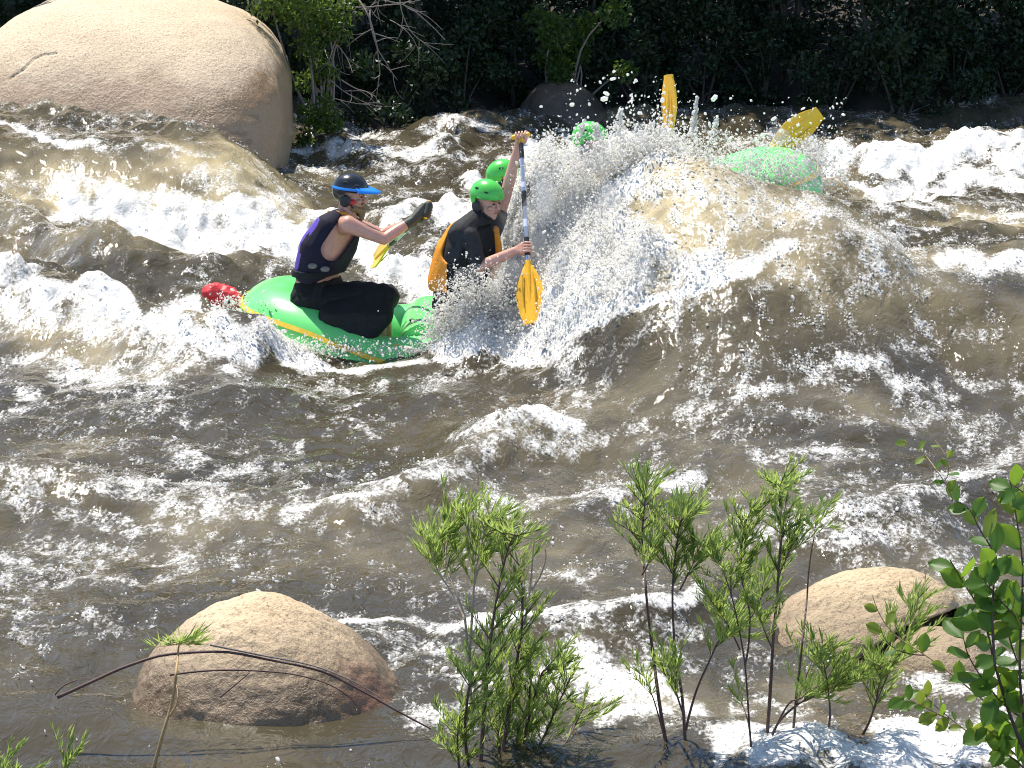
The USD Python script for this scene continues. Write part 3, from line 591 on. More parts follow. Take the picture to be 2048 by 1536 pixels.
PG = PT + unit(PG - PT) * 1.46
place_paddle(PT, PG, (0.15, 1, .3), 'yellow paddle held upright by the paddler in the green helmet, blade entering foam')
t_ = P(1337, 150, 19.35); place_paddle(t_, P(1334, 520, 19.0), (1.0, .55, 0), 'yellow paddle blade sticking straight up out of the spray')
t_ = P(1640, 226, 19.45); place_paddle(t_, P(1380, 420, 19.2), (.35, 1, .25), 'yellow paddle blade raised at a slant beyond the wave crest, rightmost')
GG = P(853, 421, 18.60); GT = GG + unit(P(757, 512, 19.68) - GG) * 1.44
place_paddle(GT, GT + unit(GG - GT) * 1.46, (-.6, -.6, .5), 'pale yellow paddle reaching from the guide in the blue visor behind his arm')

# ------------------------------------------------------------------ people
def basis(fwd, up=(0, 0, 1)):
    f = unit(fwd); r = unit(np.cross(f, up)); u = np.cross(r, f); return np.column_stack([r, f, u])   # right, forward, up
def head_parts(c, R):
    """Skull, jaw, nose, brow, cheeks and ears around the head centre c; about 23 cm tall."""
    q = lambda x, y, z: c + R @ V(x, y, z)
    out = [frame_ball(q(0, -.008, .028), R, (.076, .096, .092)), frame_ball(q(0, .022, -.02), R, (.064, .070, .088)),
           hull([(q(0, .068, -.096), .020), (q(-.05, .01, -.06), .022), (q(.05, .01, -.06), .022), (q(0, .045, -.03), .05)]),
           hull([(q(0, .088, .012), .010), (q(0, .110, -.026), .012)]), hull([(q(-.014, .094, -.028), .010), (q(.014, .094, -.028), .010)]),
           hull([(q(-.04, .078, .025), .013), (q(.04, .078, .025), .013)]), hull([(q(-.018, .086, -.060), .010), (q(.018, .086, -.060), .010)])]
    for s_ in (-1, 1):
        out += [frame_ball(q(s_ * .042, .066, -.025), R, (.024, .022, .020)), frame_ball(q(s_ * .077, -.010, -.010), R, (.010, .018, .030))]
    return out
def face_parts(person, c, R, skin, look=None):
    q = lambda x, y, z: c + R @ V(x, y, z)
    for s_ in (-1, 1):
        obj('eye', tri(frame_ball(q(s_ * .031, .087, .006), R, (.012, .008, .007), 12)), M['eye'], person)
        obj('eyebrow', tri(hull([(q(s_ * .017, .094, .026), .005), (q(s_ * .046, .086, .028), .005)])), M['beard'], person)
    obj('mouth', tri(hull([(q(-.020, .092, -.060), .006), (q(.020, .092, -.060), .006)])), M['lip'], person)
def hand(c, axis, wrist, r=.030, k=1.0, thumb=1):
    """Five fingers closed round a bar through c along axis; the palm lies on the wrist's side."""
    a = unit(axis); e1 = unit((wrist - c) - a * np.dot(wrist - c, a)); e2 = np.cross(a, e1) * thumb
    at = lambda ang, off, rr=r: c + a * off + rr * (math.cos(ang) * e1 + math.sin(ang) * e2)
    out = [hull([(at(-.35, -.034, r + .006), .013 * k), (at(-.35, .030, r + .006), .013 * k), (at(.75, -.034, r + .006), .012 * k), (at(.75, .030, r + .006), .012 * k), (wrist, .024 * k)])]
    for i, (off, ln) in enumerate(((-.034, .85), (-.012, 1.0), (.010, .96), (.032, .80))):
        an = [.75, .75 + 1.15 * ln, .75 + 2.1 * ln, .75 + 2.9 * ln]
        out += chain([(at(x, off), (.0098 - .0007 * j) * k) for j, x in enumerate(an)])
    out += chain([(at(-.5, -.030, r + .006), .013 * k), (at(-1.2, -.052), .011 * k), (at(-2.0, -.050), .010 * k), (at(-2.6, -.036), .009 * k)])
    return out
def torso(levels):
    """levels: (centre, lateral half spread vector, radius) from the pelvis upwards."""
    balls = [[(c + l, r), (c - l, r)] for c, l, r in levels]
    return [hull(a + b) for a, b in zip(balls[:-1], balls[1:])]
def helmet(person, c, R, shell, visor=None, ear=True, name='helmet'):
    q = lambda x, y, z: c + R @ V(x, y, z)
    outer = frame_ball(q(0, -.006, .035), R, (.108, .132, .118), 40); inner = frame_ball(q(0, -.006, .03), R, (.095, .117, .105), 32)
    cutter = m3.Manifold.cube([.6, .6, .6], True).transform(np.column_stack([R, q(0, .27, -.262)]))     # opens the face below the brow
    low = m3.Manifold.cube([.6, .6, .4], True).transform(np.column_stack([R, q(0, 0, -.235)]))
    sh = outer - inner - cutter - low
    h_ = obj('helmet', tri(sh), M[shell], person, smooth=50)
    a = np.linspace(-1.9, 1.9, 24)                               # rolled rim along the brow
    obj('rim', tube([q(.106 * math.sin(t), -.006 + .130 * math.cos(t), .036) for t in np.linspace(-1.62, 1.62, 24)], .006, 6), M[shell], h_)
    for s_ in (-1, 1):
        for (y_, z_) in ((.055, .085), (-.03, .10)):
            n_ = V(s_ * .8, y_ * 4, z_ * 6); p_ = V(s_ * .09, y_, z_)
            k = 1 / math.sqrt((p_[0] / .108) ** 2 + ((y_) / .132) ** 2 + ((z_ - .035) / .118) ** 2); p_ = V(p_[0] * k, p_[1] * k, (z_ - .035) * k + .035)
            obj('vent', tri(frame_ball(q(*p_), R @ basis((0, 1, .0), unit(p_ - V(0, 0, .035))), (.008, .020, .006), 12)), M['hole'], h_)
    if visor:
        vv = []
        for t in np.linspace(-1.15, 1.15, 15):
            for k, (o, z_) in enumerate(((0.0, .062), (.05, .052), (.085, .040))):
                ln = o * max(math.cos(t * .9), 0) + .002
                vv.append(q((.110 + ln * .4) * math.sin(t), -.006 + (.134 + ln) * math.cos(t), z_))
        vv = np.array(vv); n = len(vv); I = np.arange(n).reshape(15, 3); up = R[:, 2] * .006
        qd = np.stack([I[:-1, :-1], I[:-1, 1:], I[1:, 1:], I[1:, :-1]], -1).reshape(-1, 4); ed = np.r_[I[0, :-1], I[:-1, -1], I[-1, :0:-1], I[:0:-1, 0]]; e2 = np.roll(ed, -1)
        obj('visor', (np.vstack([vv + up, vv - up]), np.vstack([qd, qd[:, ::-1] + n, np.stack([ed, ed + n, e2 + n, e2], 1)])), M[visor], h_, smooth=50)
        obj('stripe', tube([q(.1115 * math.sin(t), -.006 + .1365 * math.cos(t), .052) for t in np.linspace(1.0, 2.6, 14)], .010, 6), M[visor], h_)
        obj('stripe', tube([q(.1115 * math.sin(t), -.006 + .1365 * math.cos(t), .052) for t in np.linspace(-1.0, -2.6, 14)], .010, 6), M[visor], h_)
    for s_ in (-1, 1):
        obj('chin_strap', tube(curve([q(s_ * .098, .01, .0), q(s_ * .080, .02, -.055), q(s_ * .045, .055, -.102), q(0, .070, -.120)], 10), .007, 6), M['black_plastic'], h_)
        if ear: obj('ear_guard', tri(frame_ball(q(s_ * .093, -.02, -.035), R, (.014, .040, .045), 16)), M[shell if ear == 'shell' else 'black_plastic'], h_)
    return h_

# --- the guide: seated on the stern tube, facing right, both arms out
GY_ = 18.62
guide = thing('person', 'bearded guide in dark helmet with blue visor and purple vest, arms stretched forward', 'person', P(650, 640, GY_))
G = lambda px, py, dy=0.0: P(px, py, GY_ + dy)
lat = V(0.05, .10, 0)
hd = G(701, 392); HR = basis((1, -.12, -.10))
pel, wai, che, upc = G(636, 590), G(634, 553), G(657, 493), G(676, 452)
nek = G(691, 430)
shn, shf = G(697, 449, -.18), G(700, 446, .20)
eln, elf = G(768, 478, -.20), G(765, 470, .16)
wrn, wrf = G(826, 440, -.08), G(826, 444, .08)
hnd = G(852, 422, -.02)
dirp = unit(GG - GT); base_t = GT + dirp * np.dot(hnd - GT, dirp); hA = base_t - dirp * .03; hB = base_t - dirp * .14
hn_, kn_, an_, ft_ = G(646, 606, -.10), G(764, 590, -.14), G(762, 690, -.12), G(800, 700, -.12)
hf_, kf_, af_, ff_ = G(648, 604, .12), G(772, 590, .16), G(775, 680, .18), G(810, 690, .18)
body = torso([(pel, lat * .95, .115), (wai, lat * .85, .105), (che, lat * 1.0, .120), (upc, lat * 1.25, .085), (nek, lat * .25, .058)])
body += chain([(nek, .060), (hd + HR @ V(0, -.02, -.05), .056)]) + head_parts(hd, HR)
for sh_, el_, wr_ in ((shn, eln, wrn), (shf, elf, wrf)):
    mid = (el_ * .62 + wr_ * .38)
    body += [hull([(upc * .5 + sh_ * .5, .075), (sh_, .064)])] + chain([(sh_, .066), (sh_ * .55 + el_ * .45, .052), (el_, .042), (mid, .043), (wr_, .028)])
for h_, k_, a_, f_ in ((hn_, kn_, an_, ft_), (hf_, kf_, af_, ff_)):
    cf = k_ * .62 + a_ * .38 + V(-.02, 0, 0)
    body += chain([(h_, .095), (k_, .060), (cf, .056), (a_, .038)]) + [hull([(a_, .038), (a_ + V(-.03, 0, -.045), .030), (f_ + V(0, 0, -.02), .028)])]
obj('body', soft(body, .014, 8), M['skin'], guide, smooth=True)
face_parts(guide, hd, HR, M['skin'])
q = lambda x, y, z: hd + HR @ V(x, y, z)
bd = soft([hull([(q(0, .088, -.100), .030), (q(-.045, .040, -.075), .024), (q(.045, .040, -.075), .024)]), hull([(q(0, .090, -.100), .030), (q(0, .095, -.150), .018)]),
           hull([(q(-.055, .012, -.045), .014), (q(-.045, .04, -.08), .022)]), hull([(q(.055, .012, -.045), .014), (q(.045, .04, -.08), .022)]), hull([(q(-.025, .096, -.047), .009), (q(.025, .096, -.047), .009)])], .008, 4)
obj('beard', bd, M['beard'], guide, smooth=True)
helmet(guide, hd + HR[:, 2] * .01, HR, 'black_shell', 'blue_shell')
obj('bandana', soft([hull([(q(-.07, -.03, -.035), .022), (q(.07, -.03, -.035), .022), (q(-.072, .03, -.03), .020), (q(.072, .03, -.03), .020)])], .012, 3), M['red'], guide, smooth=True)
bar = unit(np.cross(V(-.6, -.6, .5) - dirp * np.dot(V(-.6, -.6, .5), dirp), dirp))
gl = hand(GG, bar, wrn, .030, 1.45, 1) + [hull([(wrn, .034), (wrn * .75 + eln * .25, .036)]), hull([(GG + dirp * .018 - bar * .036, .033), (GG + dirp * .018 + bar * .036, .033), (GG - dirp * .02, .036)])]
obj('glove', soft(gl, .005, 5), M['glove'], guide, smooth=True)
gl = hand(hB, dirp, wrf, .030, 1.15, -1) + [hull([(wrf, .034), (wrf * .75 + elf * .25, .036)])]
obj('glove', soft(gl, .005, 5), M['glove'], guide, smooth=True)
# vest: a thick shell round the trunk with deep armholes
vs = torso([(G(640, 540), lat * .95, .128), (che, lat * 1.08, .150), (upc, lat * 1.15, .112), (G(682, 440), lat * .9, .085)])
vest_solid = m3.Manifold.batch_boolean(vs, m3.OpType.Add)
inn = m3.Manifold.batch_boolean(torso([(G(640, 580), lat * .95, .105), (che, lat * .98, .117), (upc, lat * 1.2, .08), (nek, lat * .3, .075), (G(700, 400), lat * .2, .07)]), m3.OpType.Add)
arm = hull([(G(664, 500, -.5), .080), (G(664, 500, .5), .080), (G(700, 448, -.5), .080), (G(700, 448, .5), .080)])
vest = (vest_solid - inn) - (arm)
vs_t = soft([vest], .014, 5)
vp = obj('life_vest', vs_t, M['navy'], guide, smooth=45)
bk = m3.Manifold.batch_boolean(torso([(G(640, 532), lat * .85, .136), (che, lat * 1.02, .155), (upc, lat * 1.1, .117)]), m3.OpType.Add)
bk = bk ^ hull([(G(560, 560, -.4), .05), (G(560, 560, .4), .05), (G(575, 400, -.4), .05), (G(575, 400, .4), .05), (G(634, 440, -.4), .02), (G(634, 440, .4), .02), (G(606, 520, -.4), .02), (G(606, 520, .4), .02)])
obj('back_panel', soft([bk], .014, 3), M['purple'], vp, smooth=45)
obj('belt', soft([m3.Manifold.batch_boolean(torso([(G(636, 548), lat * .96, .137), (G(640, 536), lat * .98, .141)]), m3.OpType.Add) ^ m3.Manifold.cube([.8, .8, .045], True).translate(list(G(645, 540)))], .014, 2), M['black_cloth'], vp)
for px in (625, 650): obj('buckle', tri(ball(G(px, 532 + (px - 625) * .25, -.245), (.034, .014, .022), 8)), M['strap'], vp)
obj('collar', tube(curve([G(655, 424, -.09), G(690, 428, -.10), G(716, 450, -.08), G(722, 462, 0)], 14), .012, 6), M['orange'], vp)
sh_parts = torso([(G(636, 574), lat * .95, .120), (pel + V(0, 0, -.01), lat * 1.05, .140)])
sh_parts += chain([(hn_, .130), (G(712, 596, -.12), .118), (kn_ + V(.01, 0, -.02), .102)]) + chain([(hf_, .125), (G(714, 592, .12), .115), (kf_ + V(0, 0, -.02), .098)])
sh_parts += [hull([(kn_ + V(0, 0, -.02), .095), (G(735, 668, -.30), .070), (G(660, 632, -.26), .085), (G(768, 632, -.26), .070)]), hull([(kf_ + V(0, 0, -.02), .09), (G(735, 640, .15), .075)])]
st = soft(sh_parts, .016, 8); nv = np.array(st.vertices); st.vertices = nv + (meshkit.fbm(nv * 13, 3, 5) - .5)[:, None] * .035
obj('shorts', st, M['black_cloth'], guide, smooth=True)
for f_ in (ft_, ff_):
    obj('sandal', soft([hull([(f_ + V(-.16, 0, -.035), .036), (f_ + V(0, 0, -.045), .034)])], .014, 3), M['black_plastic'], guide, smooth=True)

# --- the paddler with the green helmet, on the near tube
PY_ = 18.42
pad = thing('person', 'paddler in green helmet and orange life vest holding a paddle upright, one arm raised', 'person', P(915, 640, PY_))
Q = lambda px, py, dy=0.0: P(px, py, PY_ + dy)
fwd = unit(V(.85, -.52, 0)); lat2 = unit(V(.52, .85, 0)) * .105
hd2 = Q(974, 404); HR2 = basis((.80, -.62, -.12), (-.05, 0, 1))
pel2, wai2, che2, upc2, nek2 = Q(918, 600), Q(924, 560), Q(938, 505), Q(946, 462), Q(957, 438)
shn2, shf2 = Q(937, 474, -.16), Q(985, 460, .14)
eln2 = Q(958, 535, -.20); wrn2 = Q(1030, 514, -.36)
pd = unit(PG - PT); onp = lambda p: PT + pd * np.dot(p - PT, pd)
h1 = onp(Q(1050, 503, -.30)); wrn2 = h1 + V(-.075, .03, -.02)
top = PG + pd * .0
elf2 = Q(1012, 388, .18); wrf2 = top + V(-.02, .03, -.085)
body = torso([(pel2, lat2, .115), (wai2, lat2 * .9, .105), (che2, lat2 * 1.05, .115), (upc2, lat2 * 1.3, .085), (nek2, lat2 * .25, .058)])
body += chain([(nek2, .058), (hd2 + HR2 @ V(0, -.02, -.05), .055)]) + head_parts(hd2, HR2)
for sh_, el_, wr_ in ((shn2, eln2, wrn2), (shf2, elf2, wrf2)):
    mid = el_ * .65 + wr_ * .35
    body += [hull([(upc2 * .5 + sh_ * .5, .07), (sh_, .062)])] + chain([(sh_, .064), (sh_ * .5 + el_ * .5, .052), (el_, .042), (mid, .042), (wr_, .028)])
perp = unit(np.cross(pd, V(0, 1, 0)))
body += hand(h1, pd, wrn2, .029, 1.0, 1) + hand(top, perp, wrf2, .029, 1.0, 1)
hn2, kn2, an2 = pel2 + V(.02, -.10, -.03), Q(1010, 640, -.10), Q(960, 720, -.02)
hf2, kf2, af2 = pel2 + V(.02, .12, -.03), Q(1015, 620, .25), Q(980, 690, .3)
for h_, k_, a_ in ((hn2, kn2, an2), (hf2, kf2, af2)):
    body += chain([(h_, .095), (k_, .06), (k_ * .6 + a_ * .4, .055), (a_, .038)]) + [hull([(a_, .038), (a_ + V(.14, -.03, -.05), .03)])]
obj('body', soft(body, .013, 7), M['skin_pale'], pad, smooth=True)
face_parts(pad, hd2, HR2, M['skin_pale'])
helmet(pad, hd2 + HR2[:, 2] * .012, HR2, 'green_shell', None, ear='black')
q2 = lambda x, y, z: hd2 + HR2 @ V(x, y, z)
obj('hair', soft([hull([(q2(-.07, -.05, -.02), .024), (q2(.07, -.05, -.02), .024), (q2(0, -.08, -.05), .03)])], .012, 2), M['hair'], pad, smooth=True)
shirt = torso([(Q(917, 590), lat2 * 1.02, .125), (wai2, lat2, .120), (che2, lat2 * 1.12, .128), (upc2, lat2 * 1.38, .098), (nek2 + V(0, 0, .01), lat2 * .3, .068)])
shirt += chain([(shn2, .078), (shn2 * .5 + eln2 * .5, .072), (shn2 * .25 + eln2 * .75, .068)]) + chain([(shf2, .075), (shf2 * .6 + elf2 * .4, .07)]) + [hull([(upc2 * .5 + shn2 * .5, .085), (shn2, .078)]), hull([(upc2 * .5 + shf2 * .5, .085), (shf2, .075)])]
st = soft(shirt, .015, 6); nv = np.array(st.vertices); st.vertices = nv + (meshkit.fbm(nv * 16, 3, 8) - .5)[:, None] * .022
obj('shirt', st, M['grey_cloth'], pad, smooth=True)
vs = m3.Manifold.batch_boolean(torso([(Q(922, 560), lat2 * .95, .140), (che2, lat2 * 1.0, .152), (upc2 + V(0, 0, -.02), lat2 * .95, .128)]), m3.OpType.Add)
inn = m3.Manifold.batch_boolean(torso([(Q(918, 600), lat2, .118), (che2, lat2 * 1.05, .119), (upc2, lat2 * 1.2, .092), (Q(960, 420), lat2 * .4, .08)]), m3.OpType.Add)
arms = hull([(che2 + lat2 * 5 + V(0, 0, .03), .075), (che2 - lat2 * 5 + V(0, 0, .03), .075), (upc2 + lat2 * 5, .085), (upc2 - lat2 * 5, .085)])
vest2 = vs - inn - arms
R2 = basis(fwd)
front = m3.Manifold.cube([.8, .5, 1.2], True).transform(np.column_stack([R2, che2 + fwd * .30]))
back = m3.Manifold.cube([.8, .5, 1.2], True).transform(np.column_stack([R2, che2 - fwd * .27]))
vp = obj('life_vest', soft([vest2 - back], .015, 4), M['black_cloth'], pad, smooth=45)
bkv = soft([vest2 ^ back], .015, 3)
nv = np.array(bkv.vertices); bkv.vertices = nv - fwd * np.clip((-(nv - che2) @ fwd - .05) / .1, 0, 1)[:, None] * .055
obj('back_panel', bkv, M['orange'], vp, smooth=45)
sl = unit(lat2)
obj('front_edge', soft([hull([(che2 + fwd * .145 + sl * .12 + V(0, 0, .16), .028), (che2 + fwd * .16 + sl * .15 + V(0, 0, -.05), .030)]), hull([(che2 + fwd * .16 + sl * .15 + V(0, 0, -.05), .030), (che2 + fwd * .17 + sl * .04 + V(0, 0, -.17), .026)])], .012, 4), M['orange'], vp, smooth=True)
obj('tab', tri(ball(Q(884, 492, .02), (.035, .06, .06), 10)), M['orange'], vp)
obj('hem', tri(ball(Q(890, 560, .02), (.03, .07, .11), 12)), M['orange'], vp)
sh_parts = torso([(Q(917, 592), lat2 * 1.0, .128), (pel2 + V(0, 0, -.02), lat2 * 1.05, .135)]) + chain([(hn2, .115), (kn2, .085)]) + chain([(hf2, .115), (kf2, .085)])
obj('shorts', soft(sh_parts, .018, 6), M['black_cloth'], pad, smooth=True)

# --- two more of the crew, mostly hidden by the raised arm and the spray
def crew(px, py, Y, fwd, label, lean=0.0, grip=None):
    t = thing('person', label, 'person', P(px, py + 330, Y))
    h = P(px, py, Y); R = basis(fwd); F = unit(V(fwd[0], fwd[1], 0)); S = np.cross(F, V(0, 0, 1)) * .105
    n = h + V(0, 0, -.15) - F * .04; u = n + V(0, 0, -.08) - F * .02; ch = u + V(0, 0, -.16) - F * .05; w = ch + V(0, 0, -.2) - F * .03; pl = w + V(0, 0, -.13)
    b = torso([(pl, S, .115), (w, S * .9, .105), (ch, S * 1.05, .12), (u, S * 1.3, .085), (n, S * .25, .058)]) + chain([(n, .058), (h + R @ V(0, -.02, -.05), .055)]) + head_parts(h, R)
    for k, s_ in enumerate((-1, 1)):
        s0 = u + S * s_ * 1.75 + V(0, 0, -.01)
        tgt = grip[k] if grip is not None else s0 + F * .42 + V(0, 0, -.25)
        dd = tgt - s0; L = min(np.linalg.norm(dd), .52); e = s0 + unit(dd) * L * .5 + V(0, 0, -1) * math.sqrt(max(.28 ** 2 - (L * .5) ** 2, .0016)); wr = s0 + unit(dd) * (L - .06)
        b += chain([(s0, .064), (e, .043), (wr, .029)]) + hand(s0 + unit(dd) * L, unit(np.cross(dd, F + V(0, 0, .3))), wr, .029)
        k_ = pl + F * .42 + S * s_ * 1.2 + V(0, 0, .02); a_ = k_ + V(0, 0, -.40) - F * .05
        b += chain([(pl + S * s_ * .8, .095), (k_, .06), (a_, .04)]) + [hull([(a_, .036), (a_ + F * .15 + V(0, 0, -.03), .03)])]
    obj('body', soft(b, .016, 6), M['skin_pale'], t, smooth=True); face_parts(t, h, R, M['skin_pale']); helmet(t, h + R[:, 2] * .012, R, 'green_shell', None, ear='black')
    vs_ = m3.Manifold.batch_boolean(torso([(w, S * .95, .140), (ch, S * 1.05, .152), (u + V(0, 0, -.03), S * 1.0, .122)]), m3.OpType.Add)
    obj('life_vest', soft([vs_ - hull([(u + S * 6, .09), (u - S * 6, .09)])], .016, 4), M['orange'], t, smooth=45)
    obj('shorts', soft(torso([(w + V(0, 0, -.06), S, .125), (pl, S * 1.05, .14)]) + [hull([(pl + S * s_ * .8, .115), (pl + F * .36 + S * s_ * 1.2, .08)]) for s_ in (-1, 1)], .018, 5), M['black_cloth'], t, smooth=True)
crew(1008, 362, 19.55, (1, .1, 0), 'paddler hidden behind the raised bare arm, only the edge of a green helmet showing')
crew(1180, 288, 18.95, (1, -.2, -.05), 'paddler half buried in the spray, green helmet above an orange vest')

# ------------------------------------------------------------------ spray and flecks of foam (uncountable)
def blob(seed, stretch=1.0):
    s = trimesh.creation.icosphere(0); v = np.array(s.vertices); v *= (1 + .9 * (meshkit.fbm(v * 1.7 + seed, 2, seed) - .5))[:, None]; v[:, 2] *= stretch; return v, np.array(s.faces)
def scatter(name, label, cat, pos, size, seed):
    r = np.random.default_rng(seed); n = len(pos)
    pi = UsdGeom.PointInstancer.Define(stage, numbered('/World', name)); tag(pi.GetPrim(), label, cat, kind='stuff')
    paths = []
    for k, st_ in enumerate((1.0, 1.5, .6, 2.2)):
        v, f = blob(seed + k, st_); pp = f'{pi.GetPath()}/drop' + (f'_{k:03d}' if k else '')
        usdkit.mesh(stage, pp, (v, f), M['spray'], True); paths.append(pp)
    pi.CreatePrototypesRel().SetTargets([Sdf.Path(x) for x in paths])
    pi.CreateProtoIndicesAttr(Vt.IntArray.FromNumpy(r.integers(0, 4, n).astype(np.int32)))
    pi.CreatePositionsAttr(Vt.Vec3fArray.FromNumpy(np.asarray(pos, np.float32)))
    sc = np.asarray(size)[:, None] * r.uniform(.7, 1.3, (n, 3)); pi.CreateScalesAttr(Vt.Vec3fArray.FromNumpy(sc.astype(np.float32)))
    qd = r.standard_normal((n, 4)); qd /= np.linalg.norm(qd, axis=1, keepdims=True)
    pi.CreateOrientationsAttr(Vt.QuathArray([Gf.Quath(float(a), float(b), float(c), float(d)) for a, b, c, d in qd]))
r = np.random.default_rng(91)
pos, size = [], []
def ln(med, sig, n, lo=.0016, hi=.011): return np.clip(r.lognormal(math.log(med), sig, n), lo, hi)
# froth standing on the breaking wave and beside the raft
wgt = (violent ** 1.5 * .8 + .6 * np.clip((FO - .95) / .2, 0, 1) * (GY < 19) * (GY > 17) * (np.abs(GX) < 2.4)) * (np.abs(GX) < 3)
k = r.choice(NX * NY, 26000, p=(wgt / wgt.sum()).ravel()); base = WV[k]
up = r.exponential(.035, len(k))[:, None] * np.column_stack([r.normal(0, .5, len(k)), r.normal(-.4, .4, len(k)), np.ones(len(k))])
pos.append(base + up); size.append(ln(.0036, .5, len(k)))
# drops thrown up over the crest
top_j = np.argmax(np.where((GY > 17.5) & (GY < 19.6), Z, -9), 0); top_y, top_z = YS[top_j], Z[top_j, np.arange(NX)]
def crest(x): return np.interp(x, XS, gaussian_filter(top_y, 6)), np.interp(x, XS, gaussian_filter(top_z, 3))
n = 8000; x = r.normal(.75, .45, n); cy, cz = crest(x); hgt = r.exponential(.040, n) * (1 + .8 * smooth01((x - .7) / .4))
pos.append(np.column_stack([x, cy + r.normal(.15, .22, n), cz + hgt - .03])); size.append(ln(.0036, .5, n, hi=.013))
for (bx, by, ex, ey, m, wd) in [(1385, 275, 1394, 195, 260, .012), (1235, 280, 1240, 222, 160, .03), (1290, 290, 1305, 250, 160, .04), (1425, 290, 1434, 232, 90, .018), (1150, 285, 1170, 240, 90, .02), (1210, 295, 1190, 250, 160, .04), (1330, 290, 1320, 260, 200, .05), (1265, 285, 1262, 180, 40, .05)]:
    t = r.random(m); A, B = P(bx, by, 18.4), P(ex, ey, 18.4)
    pos.append(A + (B - A) * t[:, None] + r.normal(0, wd, (m, 3)) * (1.2 - t)[:, None]); size.append(r.uniform(.003, .011, m))
n = 420; px = r.uniform(1110, 1700, n); py = r.uniform(140, 330, n); keep = py > 195 - 60 * np.exp(-((px - 1230) / 140) ** 2); px, py = px[keep], py[keep]
pos.append(np.array([P(a, b, y) for a, b, y in zip(px, py, r.uniform(18.2, 19.2, len(px)))])); size.append(ln(.0055, .55, len(px), hi=.018))
# splashes against the side of the raft, over the bow and on the stern
for (a, b, Y0_, m, sx, sy, sg) in [(600, 700, 18.10, 1500, 70, 14, .0036), (500, 655, 18.5, 1800, 50, 24, .004), (890, 670, 18.08, 2600, 24, 36, .004), (955, 610, 18.0, 5200, 40, 34, .0036), (1000, 665, 17.95, 2200, 40, 16, .004), (470, 610, 18.75, 500, 30, 14, .0036),
                                 (1570, 340, 18.30, 5200, 75, 34, .0034), (1200, 345, 18.35, 1500, 55, 28, .004), (1130, 380, 18.45, 2200, 42, 50, .0036), (1300, 300, 18.3, 2500, 70, 24, .0042), (860, 702, 18.08, 900, 60, 10, .0036), (1060, 655, 17.85, 500, 25, 8, .004)]:
    px, py = r.normal(a, sx, m), r.normal(b, sy, m)
    pos.append(np.array([P(c_, d_, y) for c_, d_, y in zip(px, py, r.normal(Y0_, .05, m))])); size.append(ln(sg, .5, m))
scatter('spray', 'white spray and froth thrown up where the wave breaks over the raft', 'spray', np.vstack(pos), np.concatenate(size), 5)
# the fine mist between the drops: a body of even density, thin at its edges
mr = np.random.default_rng(77); mb = []
for a, b, Y_, ra, n_ in [(1040, 420, 18.55, .16, 7), (1080, 500, 18.3, .18, 7), (1120, 390, 18.6, .16, 8), (1190, 370, 18.55, .14, 8), (1160, 440, 18.3, .22, 8), (1260, 370, 18.4, .13, 6), (1330, 350, 18.3, .11, 5), (1010, 600, 18.05, .15, 8), (950, 630, 18.05, .12, 7), (1080, 610, 18.0, .14, 7), (1240, 420, 18.1, .2, 6), (1530, 320, 18.35, .12, 6), (1620, 330, 18.35, .10, 5)]:
    for q_ in range(n_):
        mb.append(ball(P(a + mr.normal(0, 34), b + mr.normal(0, 34), Y_ + mr.normal(0, .10)), ra * mr.uniform(.35, .9) * np.array([1, .9, mr.uniform(.8, 1.4)]), 14))
mm = soft([m3.Manifold.batch_boolean(mb, m3.OpType.Add)], .03, 2); nv = np.array(mm.vertices); nn = np.array(mm.vertex_normals); mm.vertices = nv + nn * ((meshkit.fbm(nv * 9, 4, 12) - .5) * .16)[:, None]
tag(obj('spray_mist', mm, M['mist'], smooth=True), 'white mist hanging over the crest of the breaking wave', 'mist', kind='stuff')
# flecks of froth riding on the rest of the river
wg = (.12 + np.clip(FOAM - .26, 0, .5)) * np.clip(lace, 0, 2) * live2 * (1 + 3 * np.clip(BIG / .4, 0, 1) * (GX > .9)) * (np.abs(GX) < GY * .22) * (GY < 32) / np.maximum(GY, 9) ; wg[inside > .3] = 0
k = r.choice(NX * NY, 40000, p=(wg / wg.sum()).ravel()); base = WV[k] + np.column_stack([np.zeros((len(k), 2)), r.exponential(.008, len(k))])
scatter('foam_flecks', 'small white flecks of froth scattered over the brown water', 'foam', base, ln(.0032, .55, len(k), .0015, .010), 6)

